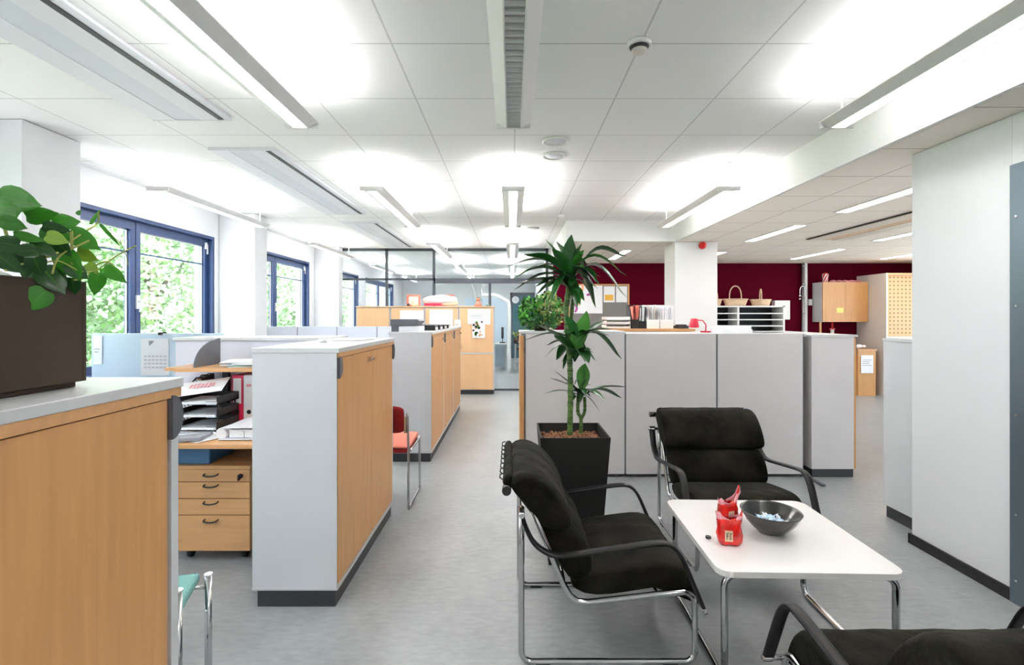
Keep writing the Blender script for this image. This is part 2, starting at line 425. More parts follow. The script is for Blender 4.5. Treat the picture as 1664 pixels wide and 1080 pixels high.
# windows
for i, (a, b) in enumerate(wins):
    root = thing('window_%d' % (i+1), 'navy framed window', 'window', (XW-.12, (a+b)/2, ZS)); del root['label']; del root['category']; root['kind'] = 'structure'
    x0, x1 = XW-.15, XW-.005; m = (a+b)/2
    fr = MB()
    fr.box(x0, x1, a, a+.035, ZS, ZH).box(x0, x1, b-.035, b, ZS, ZH).box(x0, x1, a+.035, b-.035, ZH-.035, ZH).box(x0-.02, x1+.02, a+.035, b-.035, ZS, ZS+.035)
    fr.box(x0, x0+.07, m-.025, m+.025, ZS+.03, ZH-.03)
    struct('window_frame', fr, 'navy', root, bev=.003)
    for (p, q) in ((a+.035, m-.005), (m+.005, b-.035)):
        s_ = MB(); xs0, xs1 = x0+.02, x0+.085; t = .062
        s_.box(xs0, xs1, p, p+t, ZS+.03, ZH-.035).box(xs0, xs1, q-t, q, ZS+.03, ZH-.035)
        s_.box(xs0, xs1, p+t, q-t, ZH-.125, ZH-.035).box(xs0, xs1, p+t, q-t, ZS+.03, ZS+.11)
        s_.box(xs0+.005, xs1-.03, p+t, q-t, 2.085, 2.10)
        sa = struct('window_sash', s_, 'navy', root, bev=.002)
        g = MB().box(xs0+.012, xs0+.018, p+t, q-t, ZS+.11, ZH-.125)
        struct('pane', g, 'glass', sa)
        l = MB().box(xs0+.02, xs0+.035, q-t-.014, q-t, ZS+.11, ZH-.125).box(xs0+.02, xs0+.035, p+t, p+t+.010, ZS+.11, ZH-.125).box(xs0+.02, xs0+.035, p+t, q-t, ZH-.135, ZH-.125)
        struct('glazing_bead', l, 'alu', sa)
    hd = MB().box(x0+.085, x0+.10, m-.012+.01, m+.045, 1.52, 1.66); hd.tube([(x0+.10, m+.018, 1.60), (x0+.14, m+.018, 1.60), (x0+.145, m+.010, 1.555), (x0+.145, m-.02, 1.49)], .011, 8)
    struct('window_handle', hd, 'plastic_w', root)
    struct('restrictor', MB().box(x0+.085, x0+.10, b-.10, b-.07, ZH-.16, ZH-.08).box(x0+.085, x0+.10, b-.062, b-.05, ZH-.22, ZH-.10), 'plastic_w', root)
# pillar and cross-wall block with its steel door frame
struct('trim_8', MB().box(XB, 2.83, 6.784, 7.25, 0, ZL-.002), 'beam_white', bev=.004)
struct('wall_block', MB().box(2.55, 3.4, 2.51, 3.14, 0, ZL-.002).box(2.55, 2.7, -3.1, 1.45, 0, ZL-.002).box(2.55, 2.7, 1.45, 2.51, 2.22, ZL-.002), 'wall_white', bev=.003)
struct('baseboard_right', MB().box(2.536, 2.549, 2.51, 3.152, 0, .062).box(2.536, 3.4, 3.141, 3.153, 0, .062), 'black')
dr = thing('door_1', 'x', 'door', (2.6, 1.98, 0)); del dr['label']; del dr['category']; dr['kind'] = 'structure'
struct('door_frame', MB().box(2.53, 2.70, 2.43, 2.505, 0, 2.215).box(2.53, 2.70, 1.45, 1.52, 0, 2.215).box(2.53, 2.70, 1.52, 2.43, 2.145, 2.215), 'steel_dark', dr, bev=.004)
struct('door_leaf', MB().box(2.62, 2.66, 1.525, 2.425, .01, 2.14), 'steel_dark', dr)
sc_ = MB()
for z in (.12, .45, .95, 1.5, 1.95): sc_.cyl((2.526, 2.47, z), .006, .006, 8, 'x')
struct('frame_screw', sc_, 'chrome_soft', dr)
# glass partition
gp = thing('trim_9', 'x', 'x', (-1.3, 9.57, 0)); del gp['label']; del gp['category']; gp['kind'] = 'structure'
Xs = [(p-VX)/F*9.56 for p in (552, 628, 705, 796)]; XR = .705
fm = MB(); Y0, Y1 = 9.56, 9.61
for k, x in enumerate(Xs): fm.box(x-.025, x+.025, Y0, Y1, 0, (2.10 if k == 3 else ZC))
fm.box(Xs[0]-.025, XR, Y0, Y1, ZC-.05, ZC); fm.box(Xs[0], Xs[2], Y0, Y1, 2.14, 2.18); fm.box(Xs[2], XR, Y0, Y1, 2.08, 2.18); fm.box(Xs[0], XR, Y0, Y1, 0, .035)
fm.box(XR-.05, XR, Y0, Y1, 0, ZC)
struct('partition_frame', fm, 'frame_dark', gp)
for k, (a, b) in enumerate([(Xs[0], Xs[1]), (Xs[1], Xs[2]), (Xs[2], Xs[3]), (Xs[3], XR)]):
    struct('pane', MB().box(a+.02, b-.02, 9.58, 9.588, .03, 2.14), 'glass_partition', gp)
for (a, b) in [(Xs[0], Xs[1]), (Xs[1], Xs[2]), (Xs[2], XR)]:
    struct('pane', MB().box(a+.02, b-.02, 9.58, 9.588, 2.18, 2.72), 'glass_partition', gp)

# ------------------------------------------------------------------ ceiling fittings
def area(name, parent, off, sx, sy, power, down, col=(1, .975, .975)):
    d = bpy.data.lights.new(name, 'AREA'); d.shape = 'RECTANGLE'; d.size = sx; d.size_y = sy; d.energy = power; d.color = col
    if not down: d.spread = math.radians(158)
    o = bpy.data.objects.new(name, d); C.collection.objects.link(o); o.parent = parent; o.location = off
    o.rotation_euler = (0 if down else PI, 0, 0); return o
mat('louvre_off', (.80, .80, .80), .35)
mat('reflector_off', (.42, .42, .41), .35)
def pendant(label, lit=True):
    L = 1.76
    t = thing('pendant_lamp', label, 'lamp', (0, 0, 2.515), 'white pendant louvre lamps in the main office')
    z = 2.515
    hb = MB()
    for s in (-1, 1):
        hb.prism([(s*.100, 0, z+.034), (s*.043, 0, z), (s*.038, 0, z+.003), (s*.094, 0, z+.040), (s*.100, 0, z+.040)], (0, L, 0))
    hb.box(-.094, .094, 0, .012, z+.002, z+.038).box(-.094, .094, L-.012, L, z+.002, z+.038)
    hb.box(-.043, .043, 0, .02, z, z+.01).box(-.043, .043, L-.02, L, z, z+.01)
    obj('housing', hb, 'lamp_white', t)
    lv = MB(); k = .05
    while k < L-.02: lv.box(-.038, .038, k-.0012, k+.0012, z+.003, z+.022); k += .046
    for s in (-1, 1): lv.box(s*.037, s*.040, .02, L-.02, z+.002, z+.026)
    obj('louvre', lv, 'louvre' if lit else 'louvre_off', t)
    obj('reflector', MB().box(-.040, .040, .02, L-.02, z+.027, z+.030), 'glow' if lit else 'reflector_off', t)
    tb = MB().tube([(-.045, .04, z+.046), (-.045, L-.04, z+.046)], .008, 8).tube([(.045, .04, z+.046), (.045, L-.04, z+.046)], .008, 8)
    obj('fluorescent_tube', tb, 'tube_glow' if lit else 'plastic_w', t)
    rd = MB()
    for y in (.05, L-.05): rd.cyl((0, y, z+.03), .003, ZC-z-.03, 8)
    obj('suspension_rod', rd, 'plastic_w', t)
    cn = MB()
    for y in (.05, L-.05): cn.lathe([(.02, ZC-.034-z), (.045, ZC-.02-z), (.05, ZC-.002-z)], (0, y, z), 20)
    obj('ceiling_cup', cn, 'plastic_w', t)
    if lit:
        area('lamp_light', t, (0, L/2, .075), .16, L-.1, LAMP_UP, False)
        area('lamp_light', t, (0, L/2, .0262), .072, L-.06, LAMP_DOWN, True)
    return t
rows = {-3.02: 'above the window side', -1.2: 'left of the aisle', .01: 'along the middle of the ceiling', 1.85: 'beside the downstand beam'}
first = pendant('x'); n = 0
for x, wh in rows.items():
    for j, y0 in enumerate((1.05, 4.19, 7.40, 10.6, 13.8)):  # last position is a row added to brighten the far room
        if x == -3.02 and j == 0: continue
        if x == 1.85 and j >= 2: continue
        if x == .01 and j == 0:
            off_ = pendant('pendant louvre lamp switched off, grey inside, at the top centre', False); off_.location = (x, y0, 2.515); continue
        lab = 'pendant louvre lamp %s, %s' % (wh, ('nearest one, cut by the top edge', 'second nearest' if x != -3.02 else 'nearest', 'before the glass partition', 'behind the glass partition', 'farthest')[j])
        if n == 0: first.location = (x, y0, 2.515); first['label'] = lab
        else: dup(first, (x, y0, 2.515), 0, lab)
        n += 1
def dim(x_, f_):
    for q in list(bpy.data.objects):
        if q.type == 'LIGHT' and q.parent and q.name.startswith('lamp_light') and abs(q.parent.location.x-x_) < .01:
            d_ = q.data.copy(); d_.energy *= f_; q.data = d_
dim(-3.02, .5); dim(1.85, .8)
# unseen lamps added behind the viewpoint to light the near end of the room
for x, nm_ in ((-3.02, 'window side'), (-1.2, 'left'), (.01, 'middle'), (1.85, 'right')): dup(first, (x, -2.1, 2.515), 0, 'pendant louvre lamp behind the viewer, %s one' % nm_)

def chilled(label):
    t = thing('chilled_beam', label, 'ceiling ventilation panel', (0, 0, ZC-.022), 'long ventilation panels along the left ceiling'); z = ZC-.022; L = 2.4
    obj('side_panel', MB().box(.02, .145, 0, L, z, z+.006).box(.305, .43, 0, L, z, z+.006).box(-.005, .02, 0, L, z+.0, z+.0215), 'beam_panel', t)
    obj('end_panel', MB().box(-.005, .51, -.008, 0, z-.002, z+.0215).box(-.005, .51, L, L+.008, z-.002, z+.0215).box(.462, .51, 0, L, z+.006, z+.0215), 'beam_panel', t)
    g = MB(); g.box(.145, .305, 0, L, z+.004, z+.009)
    obj('perforated_grille', g, 'perf', t)
    obj('slot', MB().box(.43, .462, 0, L, z+.002, z+.012), 'black', t, label='black air slot')
    return t
def perf_mat():
    m = mat('perf', (.50, .52, .57), .5); nt = m.node_tree; b = nt.nodes['Principled BSDF']
    tc = nt.nodes.new('ShaderNodeTexCoord'); v = nt.nodes.new('ShaderNodeTexVoronoi'); v.inputs['Scale'].default_value = 110; v.inputs['Randomness'].default_value = 0
    r = nt.nodes.new('ShaderNodeValToRGB'); r.color_ramp.elements[0].position = .33; r.color_ramp.elements[1].position = .42
    r.color_ramp.elements[0].color = (.12, .13, .15, 1); r.color_ramp.elements[1].color = (.62, .64, .70, 1)
    nt.links.new(tc.outputs['Object'], v.inputs['Vector']); nt.links.new(v.outputs['Distance'], r.inputs[0]); nt.links.new(r.outputs[0], b.inputs['Base Color'])
perf_mat()
cb = chilled('white ventilation panel with perforated strip, nearest of three and largest, at top left'); cb.location = (-2.36, .84, ZC-.022)
dup(cb, (-2.36, 3.84, ZC-.022), 0, 'white ventilation panel with perforated strip, middle one of the row along the windows')
dup(cb, (-2.36, 6.86, ZC-.022), 0, 'white ventilation panel with perforated strip, farthest of the row, before the glass partition')
# detector, speakers, small sensors
t = thing('smoke_detector', 'round white smoke detector with dark slots on the ceiling', 'smoke detector', (.61, 2.36, ZC))
obj('base', MB().lathe([(.055, -.022), (.057, -.004), (.055, -.001)], (.61, 2.36, ZC), 28), 'plastic_w', t)
obj('sensor_head', MB().lathe([(.022, -.052), (.033, -.048), (.038, -.036)], (.61, 2.36, ZC), 28), 'plastic_cream', t)
obj('air_slot', MB().lathe([(.032, -.037), (.040, -.034), (.046, -.023)], (.61, 2.36, ZC), 28), 'ink_dark', t, label='dark slot ring')
for k, (x, y, lab) in enumerate([(.327, 3.69, 'round white ceiling speaker, nearer of the two beside the middle lamp row'), (.345, 4.02, 'round white ceiling speaker, farther of the two beside the middle lamp row')]):
    t = thing('ceiling_speaker', lab, 'ceiling speaker', (x, y, ZC), 'pair of round ceiling speakers')
    obj('ring', MB().lathe([(.082, -.002), (.086, -.012), (.098, -.012), (.103, -.002)], (x, y, ZC), 32), 'plastic_w', t)
    obj('grille', MB().lathe([(.01, -.004), (.083, -.004), (.083, -.002)], (x, y, ZC), 32), 'beam_panel', t)
solo('ceiling_sensor', MB().lathe([(.012, -.035), (.035, -.03), (.045, -.012), (.045, -.001)], (.64, 6.4, ZC), 20), 'plastic_w', 'small white domed sensor on the ceiling before the cross beam', 'sensor', (.64, 6.4, ZC))
solo('ceiling_vent', MB().lathe([(.02, -.012), (.08, -.02), (.11, -.001)], (.30, 7.35, ZC), 24), 'plastic_w', 'round white air valve on the ceiling near the glass partition', 'vent', (.30, 7.35, ZC))
# recessed lights in the low ceiling
def recess(x, y0, L, label, wd=.12):
    t = thing('recessed_light', label, 'ceiling light', (x, y0, ZL), 'recessed strip lights in the low ceiling')
    obj('frame', MB().box(x-wd/2-.02, x-wd/2, y0-.02, y0+L+.02, ZL-.006, ZL).box(x+wd/2, x+wd/2+.02, y0-.02, y0+L+.02, ZL-.006, ZL).box(x-wd/2, x+wd/2, y0-.02, y0, ZL-.006, ZL).box(x-wd/2, x+wd/2, y0+L, y0+L+.02, ZL-.006, ZL), 'plastic_w', t)
    obj('diffuser', MB().box(x-wd/2, x+wd/2, y0, y0+L, ZL-.004, ZL-.001), 'panel_glow', t)
recess(3.26, 3.66, 1.2, 'bright recessed strip light in the low ceiling next to the white wall block')
recess(3.26, 5.56, 1.2, 'recessed strip light in the low ceiling above the grey end cabinet')
recess(3.38, 7.9, 1.1, 'recessed strip light in the low ceiling right behind the pillar')
recess(5.06, 7.55, 1.3, 'recessed strip light in the low ceiling before the water pipe')
recess(4.97, 5.5, 1.2, 'recessed strip light in the low ceiling right of the ventilation panel')
recess(6.66, 7.55, 1.3, 'farthest right recessed strip light in the low ceiling, over the tall cabinet')
recess(1.80, 7.7, 1.2, 'recessed strip light in the low ceiling seen above the tall plant')
recess(4.97, 1.6, 1.2, 'recessed strip light behind the wall block', .14)
t = thing('ventilation_panel', 'long beige ventilation panel in the low ceiling on the right', 'ceiling ventilation panel', (3.92, 3.4, ZL))
obj('panel', MB().box(3.94, 4.13, 3.4, 6.56, ZL-.02, ZL-.001).box(4.27, 4.46, 3.4, 6.56, ZL-.02, ZL-.001), 'plastic_cream', t)
obj('strip', MB().box(4.13, 4.27, 3.4, 6.56, ZL-.016, ZL-.001), 'wicker', t, label='darker tan centre strip')
obj('slot', MB().box(3.92, 3.94, 3.4, 6.56, ZL-.012, ZL-.001), 'black', t)
# fire alarm
t = thing('fire_alarm', 'round red fire alarm sounder high on the white pillar', 'fire alarm', (2.62, 6.784, 2.415))
obj('back_plate', MB().cyl((2.60, 6.764, 2.415), .058, .018, 24, 'y'), 'plastic_w', t)
obj('sounder', MB().lathe([(.025, -.065), (.045, -.055), (.052, -.02)], (2.615, 6.784, 2.415), 24, 'y'), 'red', t)

# ------------------------------------------------------------------ storage cabinets with beech doors on the aisle side
def key_handle(t, x, y, z, par):
    obj('handle', MB().tube([(x, y, z), (x+.028, y, z)], .006, 8).box(x+.024, x+.032, y-.028, y+.028, z-.005, z+.005).box(x+.001, x+.022, y-.012, y-.004, z-.018, z+.010), 'chrome_soft', par)
def half_disc(par, x, y, z, r, sgn):
    pts = [(x, y, z - r), (x, y, z + r)]
    pts = [(x, y + r*.72*math.cos(a), z + r*math.sin(a)) for a in [(-PI/2 + PI*k/14) for k in range(15)]]
    obj('grip', MB().prism(pts, (.016, 0, 0)), 'grip_dark', par, label='dark grey half-round grip')
def cabinet(xf, y0, y1, ztop, label, doors, dep=.42, discs=(), keys=(), group=None, wall='panel_grey', top=True):
    """doors face +X at x = xf; doors = list of (ya, yb)"""
    t = thing('storage_cabinet', label, 'cabinet', (xf-dep/2, (y0+y1)/2, 0), group); xb = xf-dep
    obj('plinth', MB().box(xb+.02, xf-.012, y0+.012, y1-.012, 0, .088), 'plinth_dark', t)
    obj('carcass', MB().box(xb, xf-.022, y0+.008, y1-.026, .100, ztop-.024), wall, t)
    obj('end_panel', MB().box(xb, xf-.001, y0, y0+.008, .100, ztop-.024).box(xb, xf-.001, y1-.026, y1, .100, ztop-.024), wall, t)
    obj('base_trim', MB().box(xb-.002, xf+.004, y0-.003, y1+.003, .088, .100), 'trim_grey', t)
    obj('worktop', MB().box(xb-.004, xf+.012, y0-.003, y1+.003, ztop-.024, ztop), 'top_white', t, bev=.002)
    obj('top_rail', MB().box(xf-.022, xf+.008, y0+.0085, y1-.002, ztop-.048, ztop-.0245), 'beech_h', t)
    obj('edge_seal', MB().box(xf-.0215, xf-.004, doors[0][0]-.004, doors[0][0]+.0015, .105, ztop-.05), 'black', t)  # black strip put in for the shade of the door gap
    ds = []
    for (a, b) in doors:
        ds.append(obj('door', MB().box(xf-.020, xf, a+.002, b-.002, .112, ztop-.052), 'beech', t, bev=.0015))
    for (k, y, sgn) in discs: half_disc(ds[k], xf-.004, y, ztop-.097, .056, sgn)
    for (k, y) in keys: key_handle(t, xf, y, ztop-.098, ds[k])
    return t
cabinet(-.87, .10, 1.285, 1.29, 'tall beech-fronted cabinet in the left foreground carrying the leafy planter', [(.115, .69), (.69, 1.246)], discs=[(1, 1.246, -1)])
cabinet(-.87, 2.445, 3.60, 1.29, 'beech-fronted grey cabinet standing free beside the aisle, end panel facing us', [(2.457, 3.06), (3.06, 3.575)], discs=[(0, 2.459, 1), (1, 3.572, -1)], keys=[(0, 2.98)])
lab3 = ['beech-fronted grey cabinet under the document tray, nearest of the far row of three', 'beech-fronted cabinet under the black ring binders, middle of the far row of three', 'beech-fronted cabinet farthest in the far row of three, next to the tall beech cupboards']
for k in range(3):
    a = 4.885 + k*.93
    cabinet(-.80, a, a+.922, 1.29, lab3[k], [(a+.012, a+.894)], discs=[(0, a+.014, 1)], keys=[(0, a+.78)], group='far row of beech fronted cabinets')

# ------------------------------------------------------------------ tall beech cupboards before the glass partition
ZT = 1.63
labs = ['plain tall beech cupboard, leftmost of the four by the glass partition', 'tall beech cupboard with one white sheet, under the red picture frame', 'tall beech cupboard with a big white sheet, under the heap of white bags', 'tall two-tier beech cupboard with the dotted poster, rightmost of the four']
for k in range(4):
    a = -2.875 + k*.632; b = a+.628
    if k == 3: b = -.33
    t = thing('beech_cupboard', labs[k], 'cupboard', ((a+b)/2, 9.28, 0), 'row of tall beech cupboards')
    obj('plinth', MB().box(a+.01, b-.01, 9.10, 9.50, 0, .085), 'plinth_dark', t)
    obj('carcass', MB().box(a, b, 9.085, 9.51, .085, ZT-.02), 'panel_grey', t)
    obj('top_board', MB().box(a, b+.004, 9.05, 9.52, ZT-.02, ZT), 'beech_pale', t)
    d1 = obj('door', MB().box(a+.02, b-.02, 9.062, 9.082, .78, ZT-.035), 'beech_pale', t)
    obj('door', MB().box(a+.02, b-.02, 9.062, 9.082, .095, .745), 'beech_pale', t)
    obj('rail', MB().box(a+.01, b-.01, 9.058, 9.084, .752, .773), 'plastic_cream', t)
    obj('handle', MB().box(a+.03, a+.04, 9.04, 9.062, .84, .93), 'chrome_soft', d1)
def sheet_on(name, px0, py0, px1, py1, Y, m, label, cat='paper sheet', lines=0, group=None):
    a = W(px0, py1, Y); b = W(px1, py0, Y)
    root = thing(name, label, cat, ((a.x+b.x)/2, Y, a.z), group)
    obj('sheet', MB().box(a.x, b.x, Y-.003, Y-.001, a.z, b.z), m, root)
    if lines:
        mb = MB(); hgt = b.z-a.z; wd = b.x-a.x
        for i in range(lines):
            z = a.z + hgt*(.42 + .10*i); mb.box(a.x+wd*.12, a.x+wd*random.uniform(.6, .88), Y-.005, Y-.0032, z, z+hgt*.03)
        obj('text_lines', mb, 'ink', root)
    return root
sheet_on('paper_sheet', 650, 504, 688, 546, 9.06, 'paper', 'white sheet taped to the second beech cupboard from the left', lines=3)
sheet_on('paper_sheet', 698, 503, 736, 548, 9.06, 'paper', 'large white sheet taped to the third beech cupboard from the left', lines=0)
sheet_on('paper_sheet', 738, 519, 749, 534, 9.06, 'paper_warm', 'small white note on the beech cupboard beside the large sheet', lines=2)
sheet_on('paper_sheet', 760, 502, 797, 527, 9.06, 'paper', 'white notice with grey text above the dotted poster', lines=3)
ps = W(767.5, 549, 9.052); pe = W(788, 520, 9.052)
t = thing('poster', 'small poster with black, white and green blots on a cupboard door', 'poster', ((ps.x+pe.x)/2, 9.052, ps.z))
obj('sheet', MB().box(ps.x, pe.x, 9.046, 9.049, ps.z, pe.z), 'paper', t)
mb = MB(); random.seed(3)
for i in range(30):
    x = random.uniform(ps.x+.02, pe.x-.03); z = random.uniform(ps.z+.03, pe.z-.03); r = random.uniform(.008, .026)
    mb.mi = random.choice([0, 0, 0, 1, 2]); mb.cyl((x, 9.043, z), r, .003, 7, 'y')
obj('blots', mb, ['ink_dark', 'leaf_bush', 'orange'], t)
# things on top of them
a = W(661, 493, 9.2); b = W(683, 476, 9.2)
t = thing('picture_frame', 'red picture frame standing on the beech cupboards', 'picture frame', ((a.x+b.x)/2, 9.2, ZT)); zt = ZT+.215
obj('frame', MB().box(a.x, b.x, 9.19, 9.21, ZT, ZT+.03).box(a.x, b.x, 9.19, 9.21, zt-.03, zt).box(a.x, a.x+.035, 9.19, 9.21, ZT+.03, zt-.03).box(b.x-.035, b.x, 9.19, 9.21, ZT+.03, zt-.03), 'salmon', t)
obj('picture', MB().box(a.x+.03, b.x-.03, 9.198, 9.204, ZT+.03, zt-.03), 'paper_warm', t)
obj('back_support', MB().box((a.x+b.x)/2-.02, (a.x+b.x)/2+.02, 9.21, 9.28, ZT, ZT+.1), 'salmon', t)
solo('cardboard_figure', MB().cyl((-1.83, 9.12, ZT), .035, .05, 8).sphere((-1.83, 9.12, ZT+.075), .03).box(-1.80, -1.74, 9.1, 9.15, ZT, ZT+.04), 'wicker', 'small tan figure sitting before the red picture frame', 'figurine', (-1.8, 9.12, ZT))
solo('black_pen_pot', MB().cyl((-1.925, 9.14, ZT), .022, .05, 10), 'black', 'tiny black pot at the foot of the red picture frame', 'pot', (-1.925, 9.14, ZT))
t = thing('bag_heap', 'heap of white bags with red edges on the beech cupboards', 'bag', (-1.35, 9.25, ZT))
hp = MB(); random.seed(5); hp.sphere((-1.35, 9.27, ZT+.115), .2, (1.6, .7, .5), 3, .06)
obj('white_bag', hp, 'paper', t)
obj('red_folder', MB().box(-1.62, -1.25, 9.08, 9.14, ZT+.006, ZT+.05, (0, .01, 0)), 'red_binder', t)
obj('straw_bundle', MB().tube([(-1.30, 9.1, ZT+.03), (-1.05, 9.09, ZT+.035), (-1.0, 9.1, ZT+.06)], .025, 8), 'wicker', t)
obj('red_lid', MB().box(-1.36, -1.1, 9.3, 9.5, ZT+.20, ZT+.22), 'salmon', t)
t = thing('figurine', 'small seated doll with brown skin above the dotted poster', 'figurine', (-.635, 9.25, ZT))
obj('body', MB().lathe([(.05, 0), (.055, .04), (.03, .085), (.02, .10)], (-.635, 9.25, ZT), 14).tube([(-.66, 9.22, ZT+.02), (-.69, 9.16, ZT+.02)], .016, 8).tube([(-.61, 9.22, ZT+.02), (-.58, 9.16, ZT+.02)], .016, 8), 'salmon', t)
obj('head', MB().sphere((-.635, 9.25, ZT+.125), .042), 'brown_skin', t)
obj('hair', MB().sphere((-.635, 9.26, ZT+.145), .042, (1, 1, .7)), 'ink_dark', t)
solo('green_bowl', MB().lathe([(.02, 0), (.045, .03), (.043, .03), (.02, .006)], (-.46, 9.25, ZT), 16), 'teal', 'small green bowl at the right end of the beech cupboards', 'bowl', (-.46, 9.25, ZT))
solo('desk_lamp_frame', MB().tube(smooth_path([(-.68, 9.4, ZT), (-.72, 9.4, ZT+.3), (-.77, 9.4, ZT+.42)]), .006, 8).tube([(-.58, 9.4, ZT), (-.58, 9.4, ZT+.4)], .006, 8).cyl((-.63, 9.4, ZT), .07, .012, 16), 'chrome_soft', 'thin wire stand rising behind the doll on the cupboards', 'wire stand', (-.63, 9.4, ZT))

# things on the far row
t = thing('document_tray', 'flat dark grey document holder on the far row cabinet', 'document tray', (-1.08, 5.05, 1.29))
obj('top_plate', MB().prism([(-1.225, 4.96, 1.350), (-.97, 4.96, 1.350), (-.93, 4.96, 1.398), (-.955, 4.96, 1.415), (-1.225, 4.96, 1.415)], (0, .3, 0)), 'grip_dark', t)
obj('foot', MB().box(-1.22, -1.15, 4.98, 5.24, 1.29, 1.350), 'grip_dark', t)
solo('paper_stack', MB().box(-1.145, -.935, 4.98, 5.26, 1.291, 1.345), 'paper', 'stack of white paper under the dark document holder', 'paper stack', (-1.03, 5.1, 1.29))
for k in range(4):
    x = -1.04 + k*.010; y = 5.46+k*.30
    t = thing('ring_binder', 'black ring binder lying on the far row, %s' % ['nearest to the document holder', 'second from the document holder', 'third from the document holder', 'farthest from the document holder'][k], 'binder', (x, y, 1.29), 'black binders lying on the far row')
    obj('cover', MB().box(x-.09, x+.20, y-.135, y+.140, 1.297, 1.352 - .004*k, (0, .02, .04)), 'black', t, bev=.004)
    obj('paper_edge', MB().box(x+.160, x+.206, y-.09, y+.11, 1.297, 1.325, (0, 0, .04)), 'paper', t)

# ------------------------------------------------------------------ low screens
for k, (a, b) in enumerate([(418, 484), (484, 548), (548, 613), (613, 676)]):
    xa = (a-VX)/F*7.0; xb = (b-VX)/F*7.0
    t = thing('partition_screen', 'pale lilac low screen before the windows, %s' % ['first from the left', 'second from the left', 'third from the left', 'fourth from the left, half behind the document holder'][k], 'screen', ((xa+xb)/2, 7.0, 0), 'lilac low screens before the glass')
    obj('panel', MB().box(xa+.008, xb-.008, 6.98, 7.02, .12, 1.30), 'panel_lilac', t, bev=.004)
    obj('edge_trim', MB().box(xa, xa+.008, 6.985, 7.015, .10, 1.295).box(xb-.008, xb, 6.985, 7.015, .10, 1.295), 'ink', t)
    obj('foot', MB().box(xa+.04, xa+.08, 6.80, 7.20, 0, .03).box(xa+.045, xa+.075, 6.985, 7.015, .03, .12).box(xb-.08, xb-.04, 6.80, 7.20, 0, .03).box(xb-.075, xb-.045, 6.985, 7.015, .03, .12), 'trim_grey', t)
for k, (xa, xb, y) in enumerate([(-3.66, -3.10, 4.30), (-3.09, -2.50, 4.27)]):
    t = thing('desk_screen', 'pale blue desk screen under the big window, %s' % ['left one beside the planter', 'right one carrying the calendar'][k], 'screen', ((xa+xb)/2, y, 0), 'pale blue screens by the window')
    obj('panel', MB().box(xa, xb, y-.015, y+.015, .10, 1.298), 'screen_blue', t, bev=.004)
    obj('foot', MB().box(xa+.06, xa+.10, y-.2, y+.2, 0, .03).box(xa+.065, xa+.095, y-.012, y+.012, .03, .10).box(xb-.10, xb-.06, y-.2, y+.2, 0, .03).box(xb-.095, xb-.065, y-.012, y+.012, .03, .10), 'trim_grey', t)
cal = thing('wall_calendar', 'white wall calendar with a dark triangle on the pale blue screen', 'calendar', (-2.98, 4.25, 1.0))
xa = (229-VX)/F*4.25; xb = (274-VX)/F*4.25
obj('sheet', MB().box(xa, xb, 4.248, 4.252, H-97/F*4.25, H-37/F*4.25), 'paper', cal)
gr = MB()
for i in range(6):
    for j in range(4):
        z = 1.0 + j*.032; x = xa+.03+i*.034; gr.box(x, x+.02, 4.245, 4.2475, z, z+.012)
obj('dates', gr, 'trim_grey', cal)
obj('picture', MB().prism([(xa+.07, 4.247, 1.235), (xa+.115, 4.247, 1.235), (xa+.075, 4.247, 1.19)], (0, -.002, 0)), 'ink', cal)
sheet_on('paper_sheet', 152, 545, 166, 592, 4.28, 'paper', 'white sheet pinned on the pale blue screen beside the planter', lines=2)
solo('binder_clip', MB().box(-3.045, -3.02, 4.235, 4.305, 1.285, 1.31), 'black', 'small black clip on the top edge of the pale blue screen', 'clip', (-3.03, 4.27, 1.298))

# ------------------------------------------------------------------ workstation between the two left cabinets
t = thing('low_cabinet', 'grey backed cabinet with white top behind the desk shelf', 'cabinet', (-1.9, 3.80, 0))
obj('plinth', MB().box(-2.45, -1.36, 3.61, 3.98, 0, .09), 'plinth_dark', t)
obj('carcass', MB().box(-2.46, -1.35, 3.60, 4.0, .09, 1.27), 'panel_lilac', t, bev=.002)
obj('worktop', MB().box(-2.475, -1.34, 3.585, 4.02, 1.27, 1.29), 'top_white', t, bev=.002)
t = thing('desk', 'beech desk between the two left cabinets, covered in papers', 'desk', (-2.1, 3.1, 0))
obj('desk_top', MB().box(-2.95, -1.31, 2.755, 3.575, .705, .73), 'beech_h', t, bev=.002)
for x, y in ((-2.9, 2.83), (-1.36, 2.83), (-2.9, 3.5), (-1.36, 3.5)): obj('leg', MB().box(x-.025, x+.025, y-.025, y+.025, 0, .705), 'trim_grey', t)
obj('modesty_panel', MB().box(-2.87, -1.39, 3.50, 3.52, .30, .705), 'panel_grey', t)
t = thing('wall_shelf', 'beech shelf over the desk with a rounded grey end bracket', 'shelf', (-1.8, 3.36, 1.09))
obj('board', MB().box(-2.2, -1.31, 3.20, 3.575, 1.085, 1.11), 'beech_h', t)
obj('board', MB().box(-2.30, -2.205, 3.26, 3.575, 1.085, 1.105), 'beech_h', t)
br = [(-2.085, 3.22, 1.112), (-2.085, 3.50, 1.112), (-2.085, 3.50, 1.292)] + [(-2.085, 3.50-.28*math.sin(math.radians(a)), 1.112+.178*math.cos(math.radians(a))) for a in range(10, 90, 10)]
obj('end_bracket', MB().prism(br, (.012, 0, 0)), 'grip_dark', t)
obj('upright_rail', MB().box(-2.09, -2.05, 3.55, 3.582, .735, 1.083), 'ink_dark', t)
obj('upright_rail', MB().box(-1.40, -1.36, 3.55, 3.582, .735, 1.083), 'ink_dark', t)
t = thing('paper_stack', 'loose white papers stacked on the beech shelf over the desk', 'paper stack', (-1.7, 3.35, 1.11)); random.seed(11)
